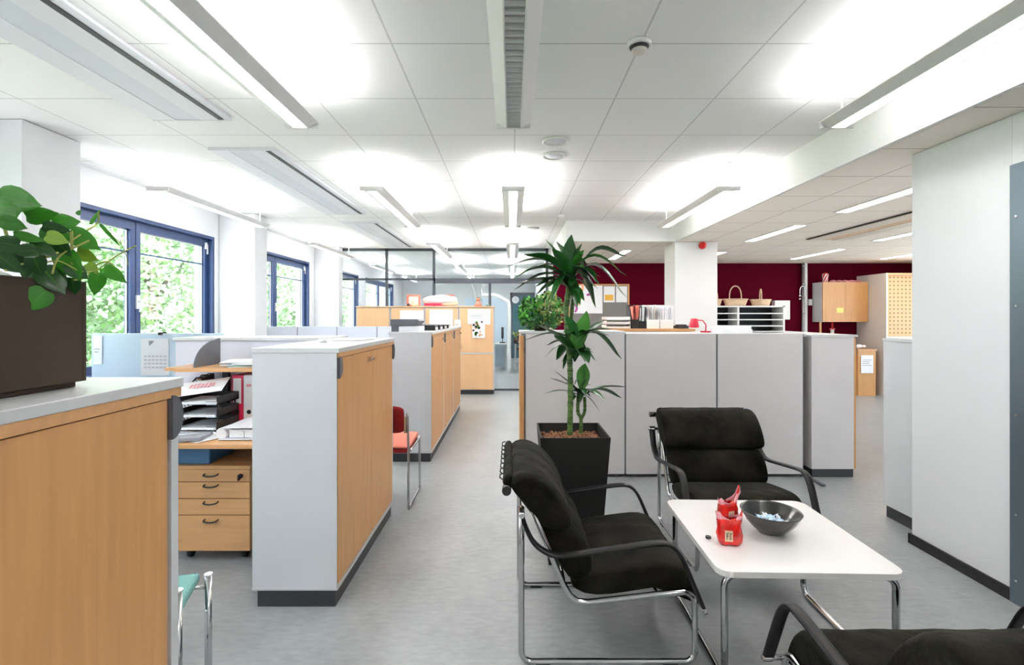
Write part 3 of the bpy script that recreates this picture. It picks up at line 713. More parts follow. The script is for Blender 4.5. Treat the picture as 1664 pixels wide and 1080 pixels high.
for k in range(6):
    obj('sheet', MB().sheet((-1.72+random.uniform(-.06, .1), 3.37+random.uniform(-.03, .03), 1.112+.006*k), .36, .25, random.uniform(-.25, .25), .004), 'teal' if k == 1 else 'paper', t)
def binder(x0, x1, y0, y1, z0, m, label, holes=True):
    t = thing('lever_arch_binder', label, 'binder', ((x0+x1)/2, (y0+y1)/2, z0), 'binders standing on the desk')
    obj('cover', MB().box(x0, x1, y0, y1, z0, z0+.32), m, t, bev=.002)
    obj('spine_label', MB().box(x0+.010, x1-.012, y0-.0015, y0-.0002, z0+.13, z0+.30), 'paper', t, label='white spine label')
    if m == 'white_binder': obj('label_text', MB().box(x0+.02, x1-.02, y0-.003, y0-.0016, z0+.245, z0+.26), 'bag_pink', t)
    obj('finger_hole', MB().cyl(((x0+x1)/2, y0-.004, z0+.075), .014, .006, 16, 'y'), 'black', t)
    return t
binder(-1.878, -1.803, 3.30, 3.56, .732, 'red_binder', 'crimson lever arch binder standing on the desk')
binder(-1.800, -1.725, 3.30, 3.56, .732, 'white_binder', 'white lever arch binder standing beside the crimson one')
binder(-1.722, -1.647, 3.30, 3.56, .732, 'white_binder', 'white lever arch binder hidden beside the grey cabinet')
t = thing('letter_tray', 'black three tier letter tray with papers on the desk', 'letter tray', (-1.945, 3.17, .73), )
for k in range(3):
    z = .742+k*.078; m = MB()
    m.box(-2.075, -1.825, 3.05, 3.29, z, z+.006).box(-2.075, -2.069, 3.05, 3.29, z, z+.05).box(-1.831, -1.825, 3.05, 3.29, z, z+.05).box(-2.075, -1.825, 3.284, 3.29, z, z+.05)
    m.box(-2.075, -2.005, 3.045, 3.051, z, z+.022).box(-1.895, -1.825, 3.045, 3.051, z, z+.022)
    for x in (-2.070, -1.835): m.box(x, x+.006, 3.07, 3.08, z-.012 if k == 0 else z-.028, z).box(x, x+.006, 3.25, 3.26, z-.012 if k == 0 else z-.028, z)
    obj('tray', m, 'black', t)
    obj('paper', MB().sheet((-1.950, 3.16, z+.008), .23, .27, 0.04*k, .012), 'paper', t)
    obj('tray_label', MB().box(-2.070, -2.010, 3.042, 3.045, z+.002, z+.02).box(-1.890, -1.830, 3.042, 3.045, z+.002, z+.02), 'screen_blue', t)
t = thing('chart_sheet', 'curled white sheet with pink bar chart on top of the letter tray', 'paper sheet', (-1.985, 3.08, .95))
obj('sheet', MB().sheet((-2.000, 3.16, .992), .30, .22, .25, .002, tilt=(.28, -.12)), 'paper', t)
g = MB()
for k in range(7): g.sheet((-2.055+k*.022, 3.155+k*.003, .997+k*.002), .012, .05+.01*(k % 3), .25, .0015, tilt=(.28, -.12))
obj('bar_chart', g, 'bag_pink', t)
def mag_file(x, y, ang, label):
    t = thing('magazine_file', label, 'magazine file', (x, y, .731), 'black slatted magazine files on the desk'); o = Vector((x, y, .731)); R = Matrix.Rotation(ang, 3, 'Z')
    prof = [(0, 0), (.20, 0), (.20, .30), (.16, .30), (0, .12)]
    for s in (0, .075):
        m = MB()
        pts = [o + R @ Vector((p[0], s, p[1])) for p in prof]
        for i in range(5): m.tube([pts[i], pts[(i+1) % 5]], .005, 6)
        for k in range(9):
            u = .012+k*.021
            top = .12+min(1, u/.16)*.18
            m.tube([o + R @ Vector((u, s, 0)), o + R @ Vector((max(0, u-.09), s, min(.12+max(0, u-.09)/.16*.18, .13+.0)))], .0028, 5) if u < .09 else m.tube([o + R @ Vector((u, s, 0)), o + R @ Vector((u-.09, s, .12+(u-.09)/.16*.18))], .0028, 5)
            if k > 3: m.tube([o + R @ Vector((.20, s, (k-4)*.05+.02)), o + R @ Vector((.12+.008*(k-4), s, min(.29, .10+(k-4)*.05)))], .0028, 5)
        obj('slatted_side', m, 'black', t)
    b = MB().prism([o + R @ Vector(p) for p in ((0, 0, 0), (.20, 0, 0), (.20, .075, 0), (0, .075, 0))], (0, 0, .004))
    b.prism([o + R @ Vector(p) for p in ((.198, 0, 0), (.202, 0, 0), (.202, .075, 0), (.198, .075, 0))], (0, 0, .30))
    obj('base', b, 'black', t)
    obj('magazines', MB().prism([o + R @ Vector(p) for p in ((.02, .02, .005), (.19, .02, .005), (.19, .02, .27), (.14, .02, .29), (.02, .02, .20))], R @ Vector((0, .04, 0))), 'paper', t)
mag_file(-2.30, 3.335, .02, 'black slatted magazine file, front one beside the letter tray')
mag_file(-2.36, 3.49, .02, 'black slatted magazine file, rear one under the shelf')
t = thing('open_binder', 'white binder lying open on papers near the desk edge', 'binder', (-1.5, 3.0, .73))
obj('cover', MB().sheet((-1.52, 2.99, .735), .36, .30, .04, .003).sheet((-1.50, 3.0, .800), .36, .30, .06, .003), 'white_binder', t)
obj('spine', MB().tube([(-1.69, 2.86, .766), (-1.675, 3.14, .766)], .033, 12), 'white_binder', t)
obj('ring', MB().tube([(-1.60, 2.87, .742), (-1.60, 2.87, .775), (-1.58, 2.87, .79), (-1.56, 2.87, .775), (-1.56, 2.87, .742)], .004, 6), 'chrome', t)
obj('paper_block', MB().sheet((-1.50, 3.0, .742), .30, .26, .04, .045), 'paper', t)
t = thing('desk_papers', 'spread white sheets lying along the front edge of the desk', 'paper stack', (-1.95, 2.9, .73)); random.seed(21)
for k, (x, y, an) in enumerate([(-1.98, 2.90, .3), (-1.86, 2.93, -.5), (-1.90, 2.90, .8), (-2.05, 2.95, -.2)]): obj('sheet', MB().sheet((x, y, .7315+.0015*k), .29, .20, an), 'paper', t)
solo('notebook', MB().sheet((-1.90, 2.865, .739), .23, .16, .12, .018), 'ink', 'grey covered notebook lying on the desk papers', 'notebook', (-1.9, 2.86, .739), bev=.002)
solo('note_pad', MB().sheet((-2.02, 2.92, .7385), .12, .10, .35, .006), 'yellow', 'yellow note pad lying at the left of the desk papers', 'note pad', (-2.02, 2.92, .7385))
solo('pen', MB().tube([(-1.955, 2.83, .762), (-1.84, 2.88, .762)], .004, 8), 'paper', 'white pen lying on the grey notebook', 'pen', (-1.9, 2.86, .758))
# drawer pedestal
t = thing('drawer_pedestal', 'beech drawer unit on castors under the desk', 'drawer unit', (-1.77, 3.1, 0)); xa, xb, ya = -1.995, -1.545, 2.90
obj('carcass', MB().box(xa, xb, ya+.02, 3.42, .07, .565), 'beech', t, bev=.002)
obj('top_board', MB().box(xa-.002, xb+.002, ya, 3.42, .548, .567), 'beech_h', t)
for k, (z0, z1, hz) in enumerate([(.475, .545, .511), (.376, .470, .448), (.280, .371, .348), (.066, .275, .243)]):
    d = obj('drawer', MB().box(xa, xb, ya, ya+.02, z0, z1), 'beech_h', t, bev=.0015)
    hx = -1.77
    obj('handle', MB().tube(smooth_path([(hx-.04, ya, hz+.008), (hx-.035, ya-.022, hz+.004), (hx, ya-.026, hz), (hx+.035, ya-.022, hz+.004), (hx+.04, ya, hz+.008)], 4), .0045, 8), 'black_gloss', d)
    if k == 0: obj('lock', MB().cyl((-1.598, ya-.012, .508), .014, .012, 12, 'y').box(-1.602, -1.594, ya-.03, ya-.012, .488, .512), 'black', d)
for x in (xa+.06, xb-.06):
    for y in (2.97, 3.36): obj('castor', MB().cyl((x-.012, y, .025), .025, .024, 16, 'x').box(x-.014, x+.014, y-.015, y+.015, .03, .07), 'black', t)
solo('storage_box', MB().box(-1.99, -1.80, 2.93, 3.2, .568, .69), 'blue', 'blue box standing on the drawer unit under the desk', 'box', (-1.9, 3.06, .568), bev=.006)
# papers on cabinet B
solo('paper_sheet', MB().sheet((-1.07, 3.28, 1.2925), .21, .30, .2, .002).sheet((-1.05, 3.30, 1.2946), .21, .30, -.1, .002), 'paper', 'white sheets lying on the free standing grey cabinet', 'paper sheet', (-1.07, 3.28, 1.291))
solo('glass_cup', MB().lathe([(.02, 0), (.028, .022), (.026, .022), (.018, .003)], (-1.13, 2.95, 1.2905), 16), 'paper', 'tiny white dish on the free standing grey cabinet', 'dish', (-1.13, 2.95, 1.2905))

# ------------------------------------------------------------------ red chair by the aisle
t = thing('visitor_chair', 'red chair with chrome sled legs behind the free standing cabinet', 'chair', (-1.02, 3.87, 0))
sp = [(.23, .47), (0, .475)]
st = MB(); st.cushion([(3.66, .440), (3.66, .462), (3.85, .478), (4.05, .492), (4.10, .478), (4.09, .452), (3.85, .435)], .78, 1.25, .04, 6)
for v in st.bm.verts: v.co = Vector((-v.co.y, v.co.x, v.co.z))
obj('seat', st, 'salmon', t, label='salmon pink seat pad', sub=1)
obj('seat_shell', MB().box(-1.24, -.79, 3.66, 4.07, .415, .442), 'red_fabric', t, bev=.01)
bk = MB().cushion([(3.62, .57), (3.595, .66), (3.57, .76), (3.575, .785), (3.60, .785), (3.62, .76), (3.645, .66), (3.65, .57)], .80, 1.24, .07, 6)
for v in bk.bm.verts: v.co = Vector((-v.co.y, v.co.x, v.co.z))
obj('backrest', bk, 'red_fabric', t, label='dark red backrest', sub=1)
for x in (-.775, -1.262):
    obj('side_frame', MB().tube(smooth_path([(x, 3.60, .73), (x, 3.625, .56), (x, 3.64, .43), (x, 3.645, .05), (x, 3.66, .012), (x, 3.72, .012), (x, 4.02, .012), (x, 4.08, .012), (x, 4.09, .04), (x, 4.07, .42), (x, 4.03, .43), (x, 3.70, .425)], 4), .0095, 10), 'chrome', t)
obj('back_fixing', MB().box(-.80, -.785, 3.60, 3.625, .58, .70), 'chrome', t)
t.location.y += .045
# ------------------------------------------------------------------ teal chair at lower left
t = thing('stacking_chair', 'chrome chair with a teal seat half behind the foreground cabinet', 'chair', (-1.33, 1.70, 0))
p1 = Vector((-1.085, 1.60, 0)); p2 = Vector((-1.135, 1.84, 0)); u = Vector((-.46, -.10, 0))
st = MB(); cs = [p1+Vector((.015, .0, .44)), p2+Vector((-.035, -.0, .455)), p2+u+Vector((.02, 0, .455)), p1+u+Vector((.02, .0, .44))]
st.prism([cs[0]+Vector((-.02, -.02, 0)), cs[1]+Vector((.0, .01, 0)), cs[2], cs[3]], (0, 0, .035)); 
obj('seat', st, 'teal', t, bev=.012, label='teal fabric seat pad')
for q, zt in ((p1, .555), (p2, .482), (p1+u, .555), (p2+u, .482)):
    l = obj('leg', MB().cyl(q, .0125, zt, 16), 'chrome', t)
    obj('leg_cap', MB().cyl(q+Vector((0, 0, zt)), .0145, .006, 16), 'plastic_w', l)
obj('seat_rail', MB().tube([p2+Vector((0, 0, .44)), p2+u+Vector((0, 0, .44))], .008).tube([p1+Vector((0, 0, .415)), p1+u+Vector((0, 0, .415))], .008), 'chrome', t)

# ------------------------------------------------------------------ armchairs
def armchair(label, hw, name='armchair', ins=.03):
    """faces +X at build time, rear post at x = 0, centred on y = 0"""
    t = thing(name, label, 'armchair', (0, 0, 0)); ch = hw-.055; fr = hw-.05
    up = [(-.022, .735), (-.016, .775), (.03, .800), (.09, .792), (.155, .752), (.215, .675), (.250, .600), (.245, .56), (.20, .545), (.13, .56), (.07, .62), (.02, .69)]
    lo = [(.10, .575), (.16, .57), (.24, .555), (.30, .51), (.335, .44), (.345, .38), (.31, .335), (.25, .32), (.21, .37), (.16, .45), (.115, .53)]
    se = [(.23, .30), (.25, .345), (.32, .372), (.45, .395), (.58, .415), (.67, .420), (.725, .395), (.765, .335), (.790, .262), (.782, .238), (.765, .245), (.735, .29), (.70, .318), (.60, .308), (.45, .288), (.32, .270)]
    obj('upper_back_cushion', MB().cushion(up, -hw+ins, hw-ins, .05, 10, wav=.007), 'suede', t, sub=1)
    obj('lower_back_cushion', MB().cushion(lo, -ch, ch, .05, 10), 'suede', t, sub=1)
    obj('seat_cushion', MB().cushion(se, -ch+.005, ch-.005, .05, 10), 'suede', t, sub=1)
    fl = MB().cushion([(-.046, .735), (-.050, .760), (-.040, .785), (-.020, .793), (-.004, .775), (-.008, .75), (-.02, .73)], -hw+ins+.02, hw-ins-.02, .03, 9, wav=.003)
    obj('back_flap', fl, 'suede', t, sub=1)
    lc = MB(); k = -hw+.08
    while k < hw-.05: lc.tube([(-.042, k, .785), (-.058, k+.005, .78), (-.060, k+.01, .765), (-.048, k+.012, .755)], .003, 5); k += .075
    obj('lacing', lc, 'black', t)
    for s in (-1, 1):
        y = s*fr
        loop = [(.031, y, .655)] + [(.031, y, z) for z in (.5, .3, .12)] + arc((.075, .056), .044, 180, 270, 5, fix=y) + [(.2, y, .012), (.5, y, .012)] + arc((.710, .056), .044, 270, 360, 5, fix=y) + [(.754, y, .12), (.754, y, .22)] + arc((.700, .248), .054, 0, 82, 5, fix=y) + [(.60, y, .292), (.45, y, .275), (.31, y, .258)] + [(.265, y, .262), (.235, y, .285), (.205, y, .335), (.12, y, .54), (.053, y, .708)]
        f = obj('side_frame', MB().tube(loop, .0125, 12), 'chrome', t)
        obj('rubber_foot', MB().box(.09, .15, y-.014, y+.014, 0, .006).box(.62, .68, y-.014, y+.014, 0, .006), 'black', f)
        ya = s*hw
        ap = smooth_path([(.030, ya, .665), (.045, ya, .60), (.085, ya, .525), (.15, ya, .483), (.22, ya, .479), (.32, ya, .492), (.46, ya, .512), (.58, ya, .527), (.635, ya, .520), (.675, ya, .480), (.715, ya, .395), (.775, ya, .250)], 5)
        a = obj('armrest', MB().band(ap, .040, .015), 'arm_black', t)
        obj('arm_fixing', MB().tube([(.031, s*(fr-.01), .648), (.031, s*(hw+.028), .648)], .011, 10).tube([(.768, s*(fr-.01), .262), (.768, s*(hw+.022), .262)], .009, 10), 'chrome', a)
    obj('top_rod', MB().tube([(-.030, -hw+.045, .738), (-.030, hw-.045, .738)], .011, 10), 'chrome_soft', t)
    obj('rod_cap', MB().tube([(-.030, -hw-.002, .738), (-.030, -hw+.04, .738)], .019, 12).tube([(-.030, hw-.04, .738), (-.030, hw+.002, .738)], .019, 12), 'black_gloss', t)
    cr = MB()
    for (x, z) in ((.21, .33), (.60, .288), (.07, .66)): cr.tube([(x, -fr, z), (x, fr, z)], .008, 8)
    obj('cross_bar', cr, 'chrome', t)
    sl = MB(); k = -fr+.10
    while k < fr-.05: sl.tube([(.06, k, .68), (.205, k, .33)], .0045, 6); k += .055
    obj('back_spring', sl, 'chrome', t)
    return t
a1 = armchair('black suede armchair seen from the side beside the table', .345); a1.location = (.008, 2.345, 0)
a2 = armchair('black suede armchair facing us behind the table', .366); a2.location = (1.362, 3.53, 0); a2.rotation_euler = (0, 0, -PI/2)
a3 = armchair('black suede armchair cut off at the lower right corner', .40, ins=-.01); a3.location = (1.292, .945, 0); a3.rotation_euler = (0, 0, PI/2)

# ------------------------------------------------------------------ coffee table
cx, cy, tw, tl = 1.163, 2.25, .715, .745; ROT = -.03
t = thing('coffee_table', 'low white table with rounded corners on chrome legs', 'table', (cx, cy, 0))
def rrect(cx, cy, w, l, r, z, n=6):
    o = []
    for (sx, sy, a0) in ((1, 1, 0), (-1, 1, 90), (-1, -1, 180), (1, -1, 270)):
        for k in range(n+1):
            a = math.radians(a0+90*k/n); o.append((cx+sx*(w/2-r)+r*math.cos(a), cy+sy*(l/2-r)+r*math.sin(a), z))
    return o
obj('table_top', MB().prism(rrect(cx, cy, tw, tl, .055, .445), (0, 0, .025)), 'table_white', t, bev=.002)
for s in (-1, 1):
    y = cy + s*(tl/2-.05); x0, x1 = cx-tw/2+.04, cx+tw/2-.015
    pth = [(x0, y, .055)] + [(x0, y, .30)] + arc((x0+.05, .385), .05, 180, 90, 6, fix=y) + arc((x1-.05, .385), .05, 90, 0, 6, fix=y) + [(x1, y, .30), (x1, y, .055)]
    g = obj('leg_frame', MB().tube(pth, .0138, 12), 'chrome', t)
    obj('spacer', MB().box(x0+.07, x0+.09, y-.008, y+.008, .440, .4455).box(cx-.05, cx-.03, y-.008, y+.008, .440, .4455).box(cx+.0, cx+.02, y-.008, y+.008, .440, .4455).box(x1-.09, x1-.07, y-.008, y+.008, .440, .4455), 'black', g)
for x in (cx-tw/2+.04, cx+tw/2-.015):
    ya, yb = cy-tl/2+.05, cy+tl/2-.05
    pth = [(x, ya, .10)] + arc((ya+.05, .064), .05, 180, 270, 6, 'yz', x) + arc((yb-.05, .064), .05, 270, 360, 6, 'yz', x) + [(x, yb, .10)]
    obj('floor_runner', MB().tube(pth, .0138, 12), 'chrome', t)
obj('support_rail', MB().box(cx-.03, cx-.01, cy-tl/2+.06, cy+tl/2-.06, .432, .4445).box(cx+.01, cx+.03, cy-tl/2+.06, cy+tl/2-.06, .432, .4445), 'black', t)
t.rotation_euler = (0, 0, ROT)
# bowl
bx, by, bz = 1.175, 2.235, .4715
t = thing('bowl', 'black ceramic bowl holding pale blue sweets on the white table', 'bowl', (bx, by, bz))
obj('body', MB().lathe([(.044, 0), (.052, .004), (.078, .022), (.106, .055), (.125, .090), (.129, .096), (.126, .098), (.119, .091), (.098, .060), (.068, .028), (.036, .016), (.01, .014)], (bx, by, bz), 48), 'ceramic', t)
random.seed(9)
cd = None
for k in range(46):
    r = .062*math.sqrt(random.random()); a = random.uniform(0, 2*PI); z = bz+.040+(r/.075)**2*.012+random.choice([0, .014, .026])*(1-r/.09)
    if cd is None:
        m = MB().sphere((0, 0, 0), .0105, (1.25, .9, .8), 1)
        for s in (-1, 1): m.lathe([(.002, 0), (.008, .009)], (0, 0, 0), 6, 'x') if False else m.prism([(s*.008, 0, 0), (s*.019, .008, .003), (s*.019, -.008, -.003)], (0, 0, .0015))
        cd = solo('wrapped_sweet', m, 'candy', 'pale blue wrapped sweet in the black bowl', 'sweet', (0, 0, 0), 'wrapped sweets in the bowl'); c = cd
    else:
        c = cd.copy(); C.collection.objects.link(c)
        if k % 3 == 0: c.data = cdw
    if k == 0:
        cdw = cd.data.copy(); cdw.materials[0] = MATS['candy_w']
    c.location = (bx-.012+r*math.cos(a), by+r*math.sin(a), z); c.rotation_euler = (random.uniform(-.5, .5), random.uniform(-.5, .5), random.uniform(0, 6.3))
# sweet bags
def bag(x, y, ang, label, sc=1.0, flare=0):
    t = thing('sweet_bag', label, 'sweet bag', (x, y, .4715)); z0 = .4715
    m = MB(); rings = []; n = 20; R = Matrix.Rotation(ang, 3, 'Z')
    lv = [(0, .040, .024), (.012, .048, .030), (.04, .050, .030), (.075, .048, .024), (.10, .050, .016), (.118, .056, .010)]
    for j, (h, rx, ry) in enumerate(lv):
        ring = []
        for k in range(n):
            a = 2*PI*k/n; cr = .0035*math.sin(5*a+j*2.1)+.002*math.sin(9*a-j)
            q = Vector(((rx+cr)*math.copysign(abs(math.cos(a))**.6, math.cos(a)), (ry+cr)*math.copysign(abs(math.sin(a))**.6, math.sin(a)), h*sc))
            if j == 5: q.z += .014*math.sin(2*a+1)+.008*math.sin(5*a)+(flare*max(0, math.cos(a)))*.03; q.x += flare*.015*max(0, math.cos(a))
            ring.append(m.bm.verts.new(Vector((x, y, z0)) + R @ q))
        rings.append(ring)
    for i in range(len(rings)-1):
        for k in range(n):
            f = m._f([rings[i][k], rings[i][(k+1)%n], rings[i+1][(k+1)%n], rings[i+1][k]], True)
            if i == 4 and f and k % 5 != 0: f.material_index = 1
    m._f(rings[0][::-1]); m.mi = 0
    o = obj('wrapper', m, ['bag_red', 'bag_pink'], t)
    mdd = o.modifiers.new('thickness', 'SOLIDIFY'); mdd.thickness = .0008
    def pl(u0, u1, h0, h1, mt, d, nm):
        P = [Vector((x, y, z0)) + R @ Vector((u, -d, h)) for u, h in ((u0, h0), (u1, h0), (u1, h1), (u0, h1))]
        return (P, R @ Vector((0, -.001, 0)))
    lb = MB(); P, d = pl(-.026, .006, .022, .068, None, .0345, ''); lb.prism(P, d); obj('label_panel', lb, 'bag_pale', t, label='pale yellow label panel')
    mk = MB()
    for (u0, u1, h0, h1) in ((-.020, -.017, .032, .058), (-.017, -.010, .055, .058), (-.017, -.011, .044, .047), (-.006, -.003, .032, .058), (-.003, .001, .032, .035), (-.003, .001, .055, .058)):
        P, d = pl(u0, u1, h0, h1, None, .0358, ''); mk.prism(P, d)
    obj('lettering', mk, 'ink_dark', t)
    return t
bag(.935, 2.12, -.15, 'open red sweet bag with a pale label, front one on the table', 1.06)
bag(1.02, 2.33, .35, 'crumpled red sweet bag with torn upright corner, behind the front bag', .95, 1.3)
solo('bottle_cap', MB().cyl((.865, 2.17, .4715), .012, .008, 12), 'ink_dark', 'tiny dark sweet lying left of the front red bag', 'sweet', (.865, 2.17, .4715))

# ------------------------------------------------------------------ tall dracaena
def strap_leaf(m, base, tip, wd, arch=.06, droop=0, twist=0.0, n=9):
    base = Vector(base); tip = Vector(tip); d = tip-base; L = d.length; dn = d.normalized()
    side = dn.cross(Vector((0, 0, 1)))
    if side.length < .25: side = Vector((1, .3, 0))
    side.normalize(); rows_ = []
    for i in range(n+1):
        t = i/n; c = base + d*t + Vector((0, 0, 1))*(math.sin(PI*min(1, t*1.05))*arch*(1-.3*t))
        w_ = wd*.5*((.30+.70*math.sin(min(1, t/.55)*PI/2)**1.3) if t < .55 else max(.03, math.cos((t-.55)/.45*PI/2)**.9))
        a = twist*t; s = (side*math.cos(a) + Vector((0, 0, 1))*math.sin(a)).normalized(); up = s.cross(dn)
        if up.z < 0: up = -up
        rows_.append([m.bm.verts.new(c - s*w_ + up*w_*.35), m.bm.verts.new(c), m.bm.verts.new(c + s*w_ + up*w_*.35)])
    for i in range(n):
        for k in range(2): m._f([rows_[i][k], rows_[i][k+1], rows_[i+1][k+1], rows_[i+1][k]], True)
PX0, PX1, PY0, PY1, PZ = .160, .566, 2.815, 3.215, .752
pl = thing('potted_dracaena', 'tall dragon plant in a dark grey square planter behind the armchair', 'potted plant', (.36, 3.015, 0))
def taper_box(m, c, w0, w1, z0, z1, inner=False):
    A = [m.bm.verts.new((c[0]+sx*w0/2, c[1]+sy*w0/2, z0)) for sx, sy in ((-1,-1),(1,-1),(1,1),(-1,1))]
    B = [m.bm.verts.new((c[0]+sx*w1/2, c[1]+sy*w1/2, z1)) for sx, sy in ((-1,-1),(1,-1),(1,1),(-1,1))]
    for k in range(4): m._f([A[k], A[(k+1)%4], B[(k+1)%4], B[k]])
    return A, B
m = MB(); pc = (.363, 3.015)
A, B = taper_box(m, pc, .30, .404, 0, PZ); m._f(A[::-1])
A2, B2 = taper_box(m, pc, .36, .384, PZ-.12, PZ); m._f(A2)
for k in range(4): m._f([B[k], B[(k+1)%4], B2[(k+1)%4], B2[k]])
po = obj('planter', m, 'pot_grey', pl)
obj('soil', MB().box(pc[0]-.181, pc[0]+.181, pc[1]-.181, pc[1]+.181, PZ-.11, PZ-.065), 'soil', po)
m = MB(); random.seed(31)
for k in range(420):
    x = pc[0]+random.uniform(-.172, .172); y = pc[1]+random.uniform(-.172, .172)
    m.box(x-.009, x+.009, y-.006, y+.006, PZ-.064, PZ-.054+random.uniform(0, .012), (random.uniform(-.6, .6), random.uniform(-.6, .6), random.uniform(0, 3)))
ch = obj('bark_chips', m, 'bark', po); ch['kind'] = 'stuff'
Yp = 3.0
def trunk(pts, r, nm='trunk'):
    P = smooth_path([W(px, py, y) for px, py, y in pts], 8); m = MB()
    rr = [r*(1+.10*math.sin(i*2.4)) for i in range(len(P))]
    m.tube(P, rr, 10); return obj(nm, m, 'trunk_green', pl)
m0 = trunk([(926, 706, 2.98), (927, 640, 2.99), (926, 590, 3.0), (923, 545, 3.0), (920, 505, 3.0), (924, 470, 3.0), (928, 440, 3.0)], .017)
trunk([(924, 555, 3.01), (928, 520, 3.03), (932, 480, 3.03), (934, 440, 3.03)], .012)
trunk([(944, 704, 3.08), (944, 680, 3.08), (939, 668, 3.08), (940, 640, 3.08)], .011)
trunk([(944, 681, 3.08), (950, 668, 3.08), (950, 645, 3.08)], .010)
def crown(cpx, cpy, Y, tips, nrand, rl, seed, spread, lightk=()):
    random.seed(seed); m = MB(); c = W(cpx, cpy, Y)
    for i, (tx, ty, wpx, ar) in enumerate(tips):
        dy = random.uniform(-.13, .13)
        b = c + Vector((random.uniform(-.012, .012), random.uniform(-.02, .02), random.uniform(-.09, .06)*spread))
        m.mi = 1 if (i in lightk) else 0
        strap_leaf(m, b, W(tx, ty, Y+dy), wpx/F*Y*1.9, ar, twist=random.uniform(-.5, .5))
    m.mi = 0
    for k in range(nrand):
        a = random.uniform(0, 2*PI); e = random.uniform(-.5, .7); L = rl*random.uniform(.45, 1)
        b = c + Vector((0, 0, random.uniform(-.12, .08)*spread))
        tp = b + Vector((math.cos(a)*math.cos(e)*.75, math.sin(a)*math.cos(e), math.sin(e)))*L
        strap_leaf(m, b, tp, random.uniform(.038, .056), random.uniform(.02, .07), twist=random.uniform(-.6, .6))
    return obj('leaf_crown', m, ['leaf_drac', 'leaf_drac_l'], pl)
crown(928, 452, 3.0, [(929, 381, 15, 0), (946, 395, 11, .02), (886, 388, 9, .05), (904, 392, 15, .02), (949, 406, 10, .0), (851, 413, 14, .05), (822, 432, 10, .07), (833, 452, 8, .07), (834, 471, 8, .08), (841, 460, 13, .05), (869, 466, 8, .05), (897, 404, 16, .0), (1018, 416, 10, .13), (1019, 448, 10, .13), (1019, 484, 13, .16), (968, 500, 13, .11), (975, 463, 9, .08), (870, 479, 7, .06), (955, 470, 9, .06), (895, 490, 9, .05), (850, 440, 10, .06), (938, 500, 9, .04)], 24, .25, 4, .9, (4, 13))
crown(934, 565, 3.0, [(849, 553, 8, .05), (873, 527, 16, .02), (953, 505, 18, 0), (920, 513, 15, .0), (982, 521, 9, .02), (995, 534, 10, .03), (1011, 584, 9, .12), (883, 581, 5, .08), (887, 561, 6, .05), (904, 585, 13, .03), (969, 587, 9, .06), (957, 590, 13, .03), (964, 573, 10, .05), (900, 545, 14, .02), (915, 600, 8, .02), (990, 545, 8, .05)], 14, .18, 14, .8, (2,))
crown(943, 642, 3.08, [(951, 590, 12, 0), (1020, 628, 9, .04), (1011, 647, 9, .04), (984, 651, 8, .04), (975, 669, 4, .02), (882, 639, 5, .03), (894, 614, 6, .01), (901, 602, 6, 0), (960, 625, 7, .02), (925, 628, 7, .02), (967, 640, 6, .02)], 10, .13, 24, .4, (0,))

# ------------------------------------------------------------------ planter with heart-leaf vine in the foreground
vp = thing('trough_planter', 'brown trough planter of trailing heart-leaved vine on the foreground cabinet', 'potted plant', (-1.085, .88, 1.29))
x0, x1, y0, y1, z0, z1 = -1.20, -.972, .62, 1.125, 1.2905, 1.528
m = MB().box(x0+.012, x1-.014, y0+.01, y1-.012, z0, z0+.012)
m.box(x0, x1, y0, y0+.01, z0+.012, z1).box(x0, x1, y1-.01, y1, z0+.012, z1).box(x0, x0+.01, y0+.01, y1-.01, z0+.012, z1).box(x1-.01, x1, y0+.01, y1-.01, z0+.012, z1).box(x0+.01, x1-.01, y0+.01, y1-.01, z0+.012, z0+.022)
tp_ = obj('planter', m, 'pot_brown', vp, bev=.0015)
obj('soil', MB().box(x0+.011, x1-.011, y0+.011, y1-.011, z0+.03, z1-.03), 'soil', tp_)
def heart(m, c, L, wd, ang, tilt=0.0, roll=0.0, cup=.12, vein=False):
    """heart leaf centred on c; turned to the open side of the shelf"""
    c = Vector(c); v = (Vector((0, 0, H)) - c); v.z *= .4; v.normalize()
    r = Vector((0, 0, 1)).cross(v).normalized(); u = v.cross(r)
    R = Matrix.Rotation(tilt, 3, r) @ Matrix.Rotation(roll, 3, u)
    v, r, u = R @ v, R @ r, R @ u
    a = math.radians(ang); ax = r*math.cos(a)+u*math.sin(a); sd = v.cross(ax)
    ki = m.mi
    N = 9; prof = [(-.46, .0), (-.50, .26), (-.42, .40), (-.26, .49), (-.05, .48), (.15, .38), (.32, .24), (.44, .10), (.56, 0)]
    mid = [-.40, -.36, -.30, -.2, -.05, .15, .32, .44, .56]
    M_ = [m.bm.verts.new(c + ax*L*t - v*L*.05*(t*t)*2) for t in mid]
    for s in (-1, 1):
        prev = None; E = []; Hf = []
        for i, (t, h) in enumerate(prof):
            E.append(m.bm.verts.new(c + ax*L*t + sd*s*h*wd - v*(L*.05*t*t*2 - cup*h*wd*.3) - v*(h*wd)**2*2))
            Hf.append(m.bm.verts.new(c + ax*L*(t*.5+mid[i]*.5) + sd*s*h*wd*.5 + v*cup*h*wd*.5 - v*L*.05*t*t*2))
        for i in range(N-1):
            m._f([M_[i], Hf[i], Hf[i+1], M_[i+1]], True); m._f([Hf[i], E[i], E[i+1], Hf[i+1]], True)
    if vein:
        m.mi = 3; q = [[m.bm.verts.new(p.co + v*.0012 + sd*.012*wd*k_*(1-i_/9)) for k_ in (-1, 1)] for i_, p in enumerate(M_)]
        for i_ in range(8): m._f([q[i_][0], q[i_][1], q[i_+1][1], q[i_+1][0]], True)
        m.mi = ki
m = MB(); random.seed(41)
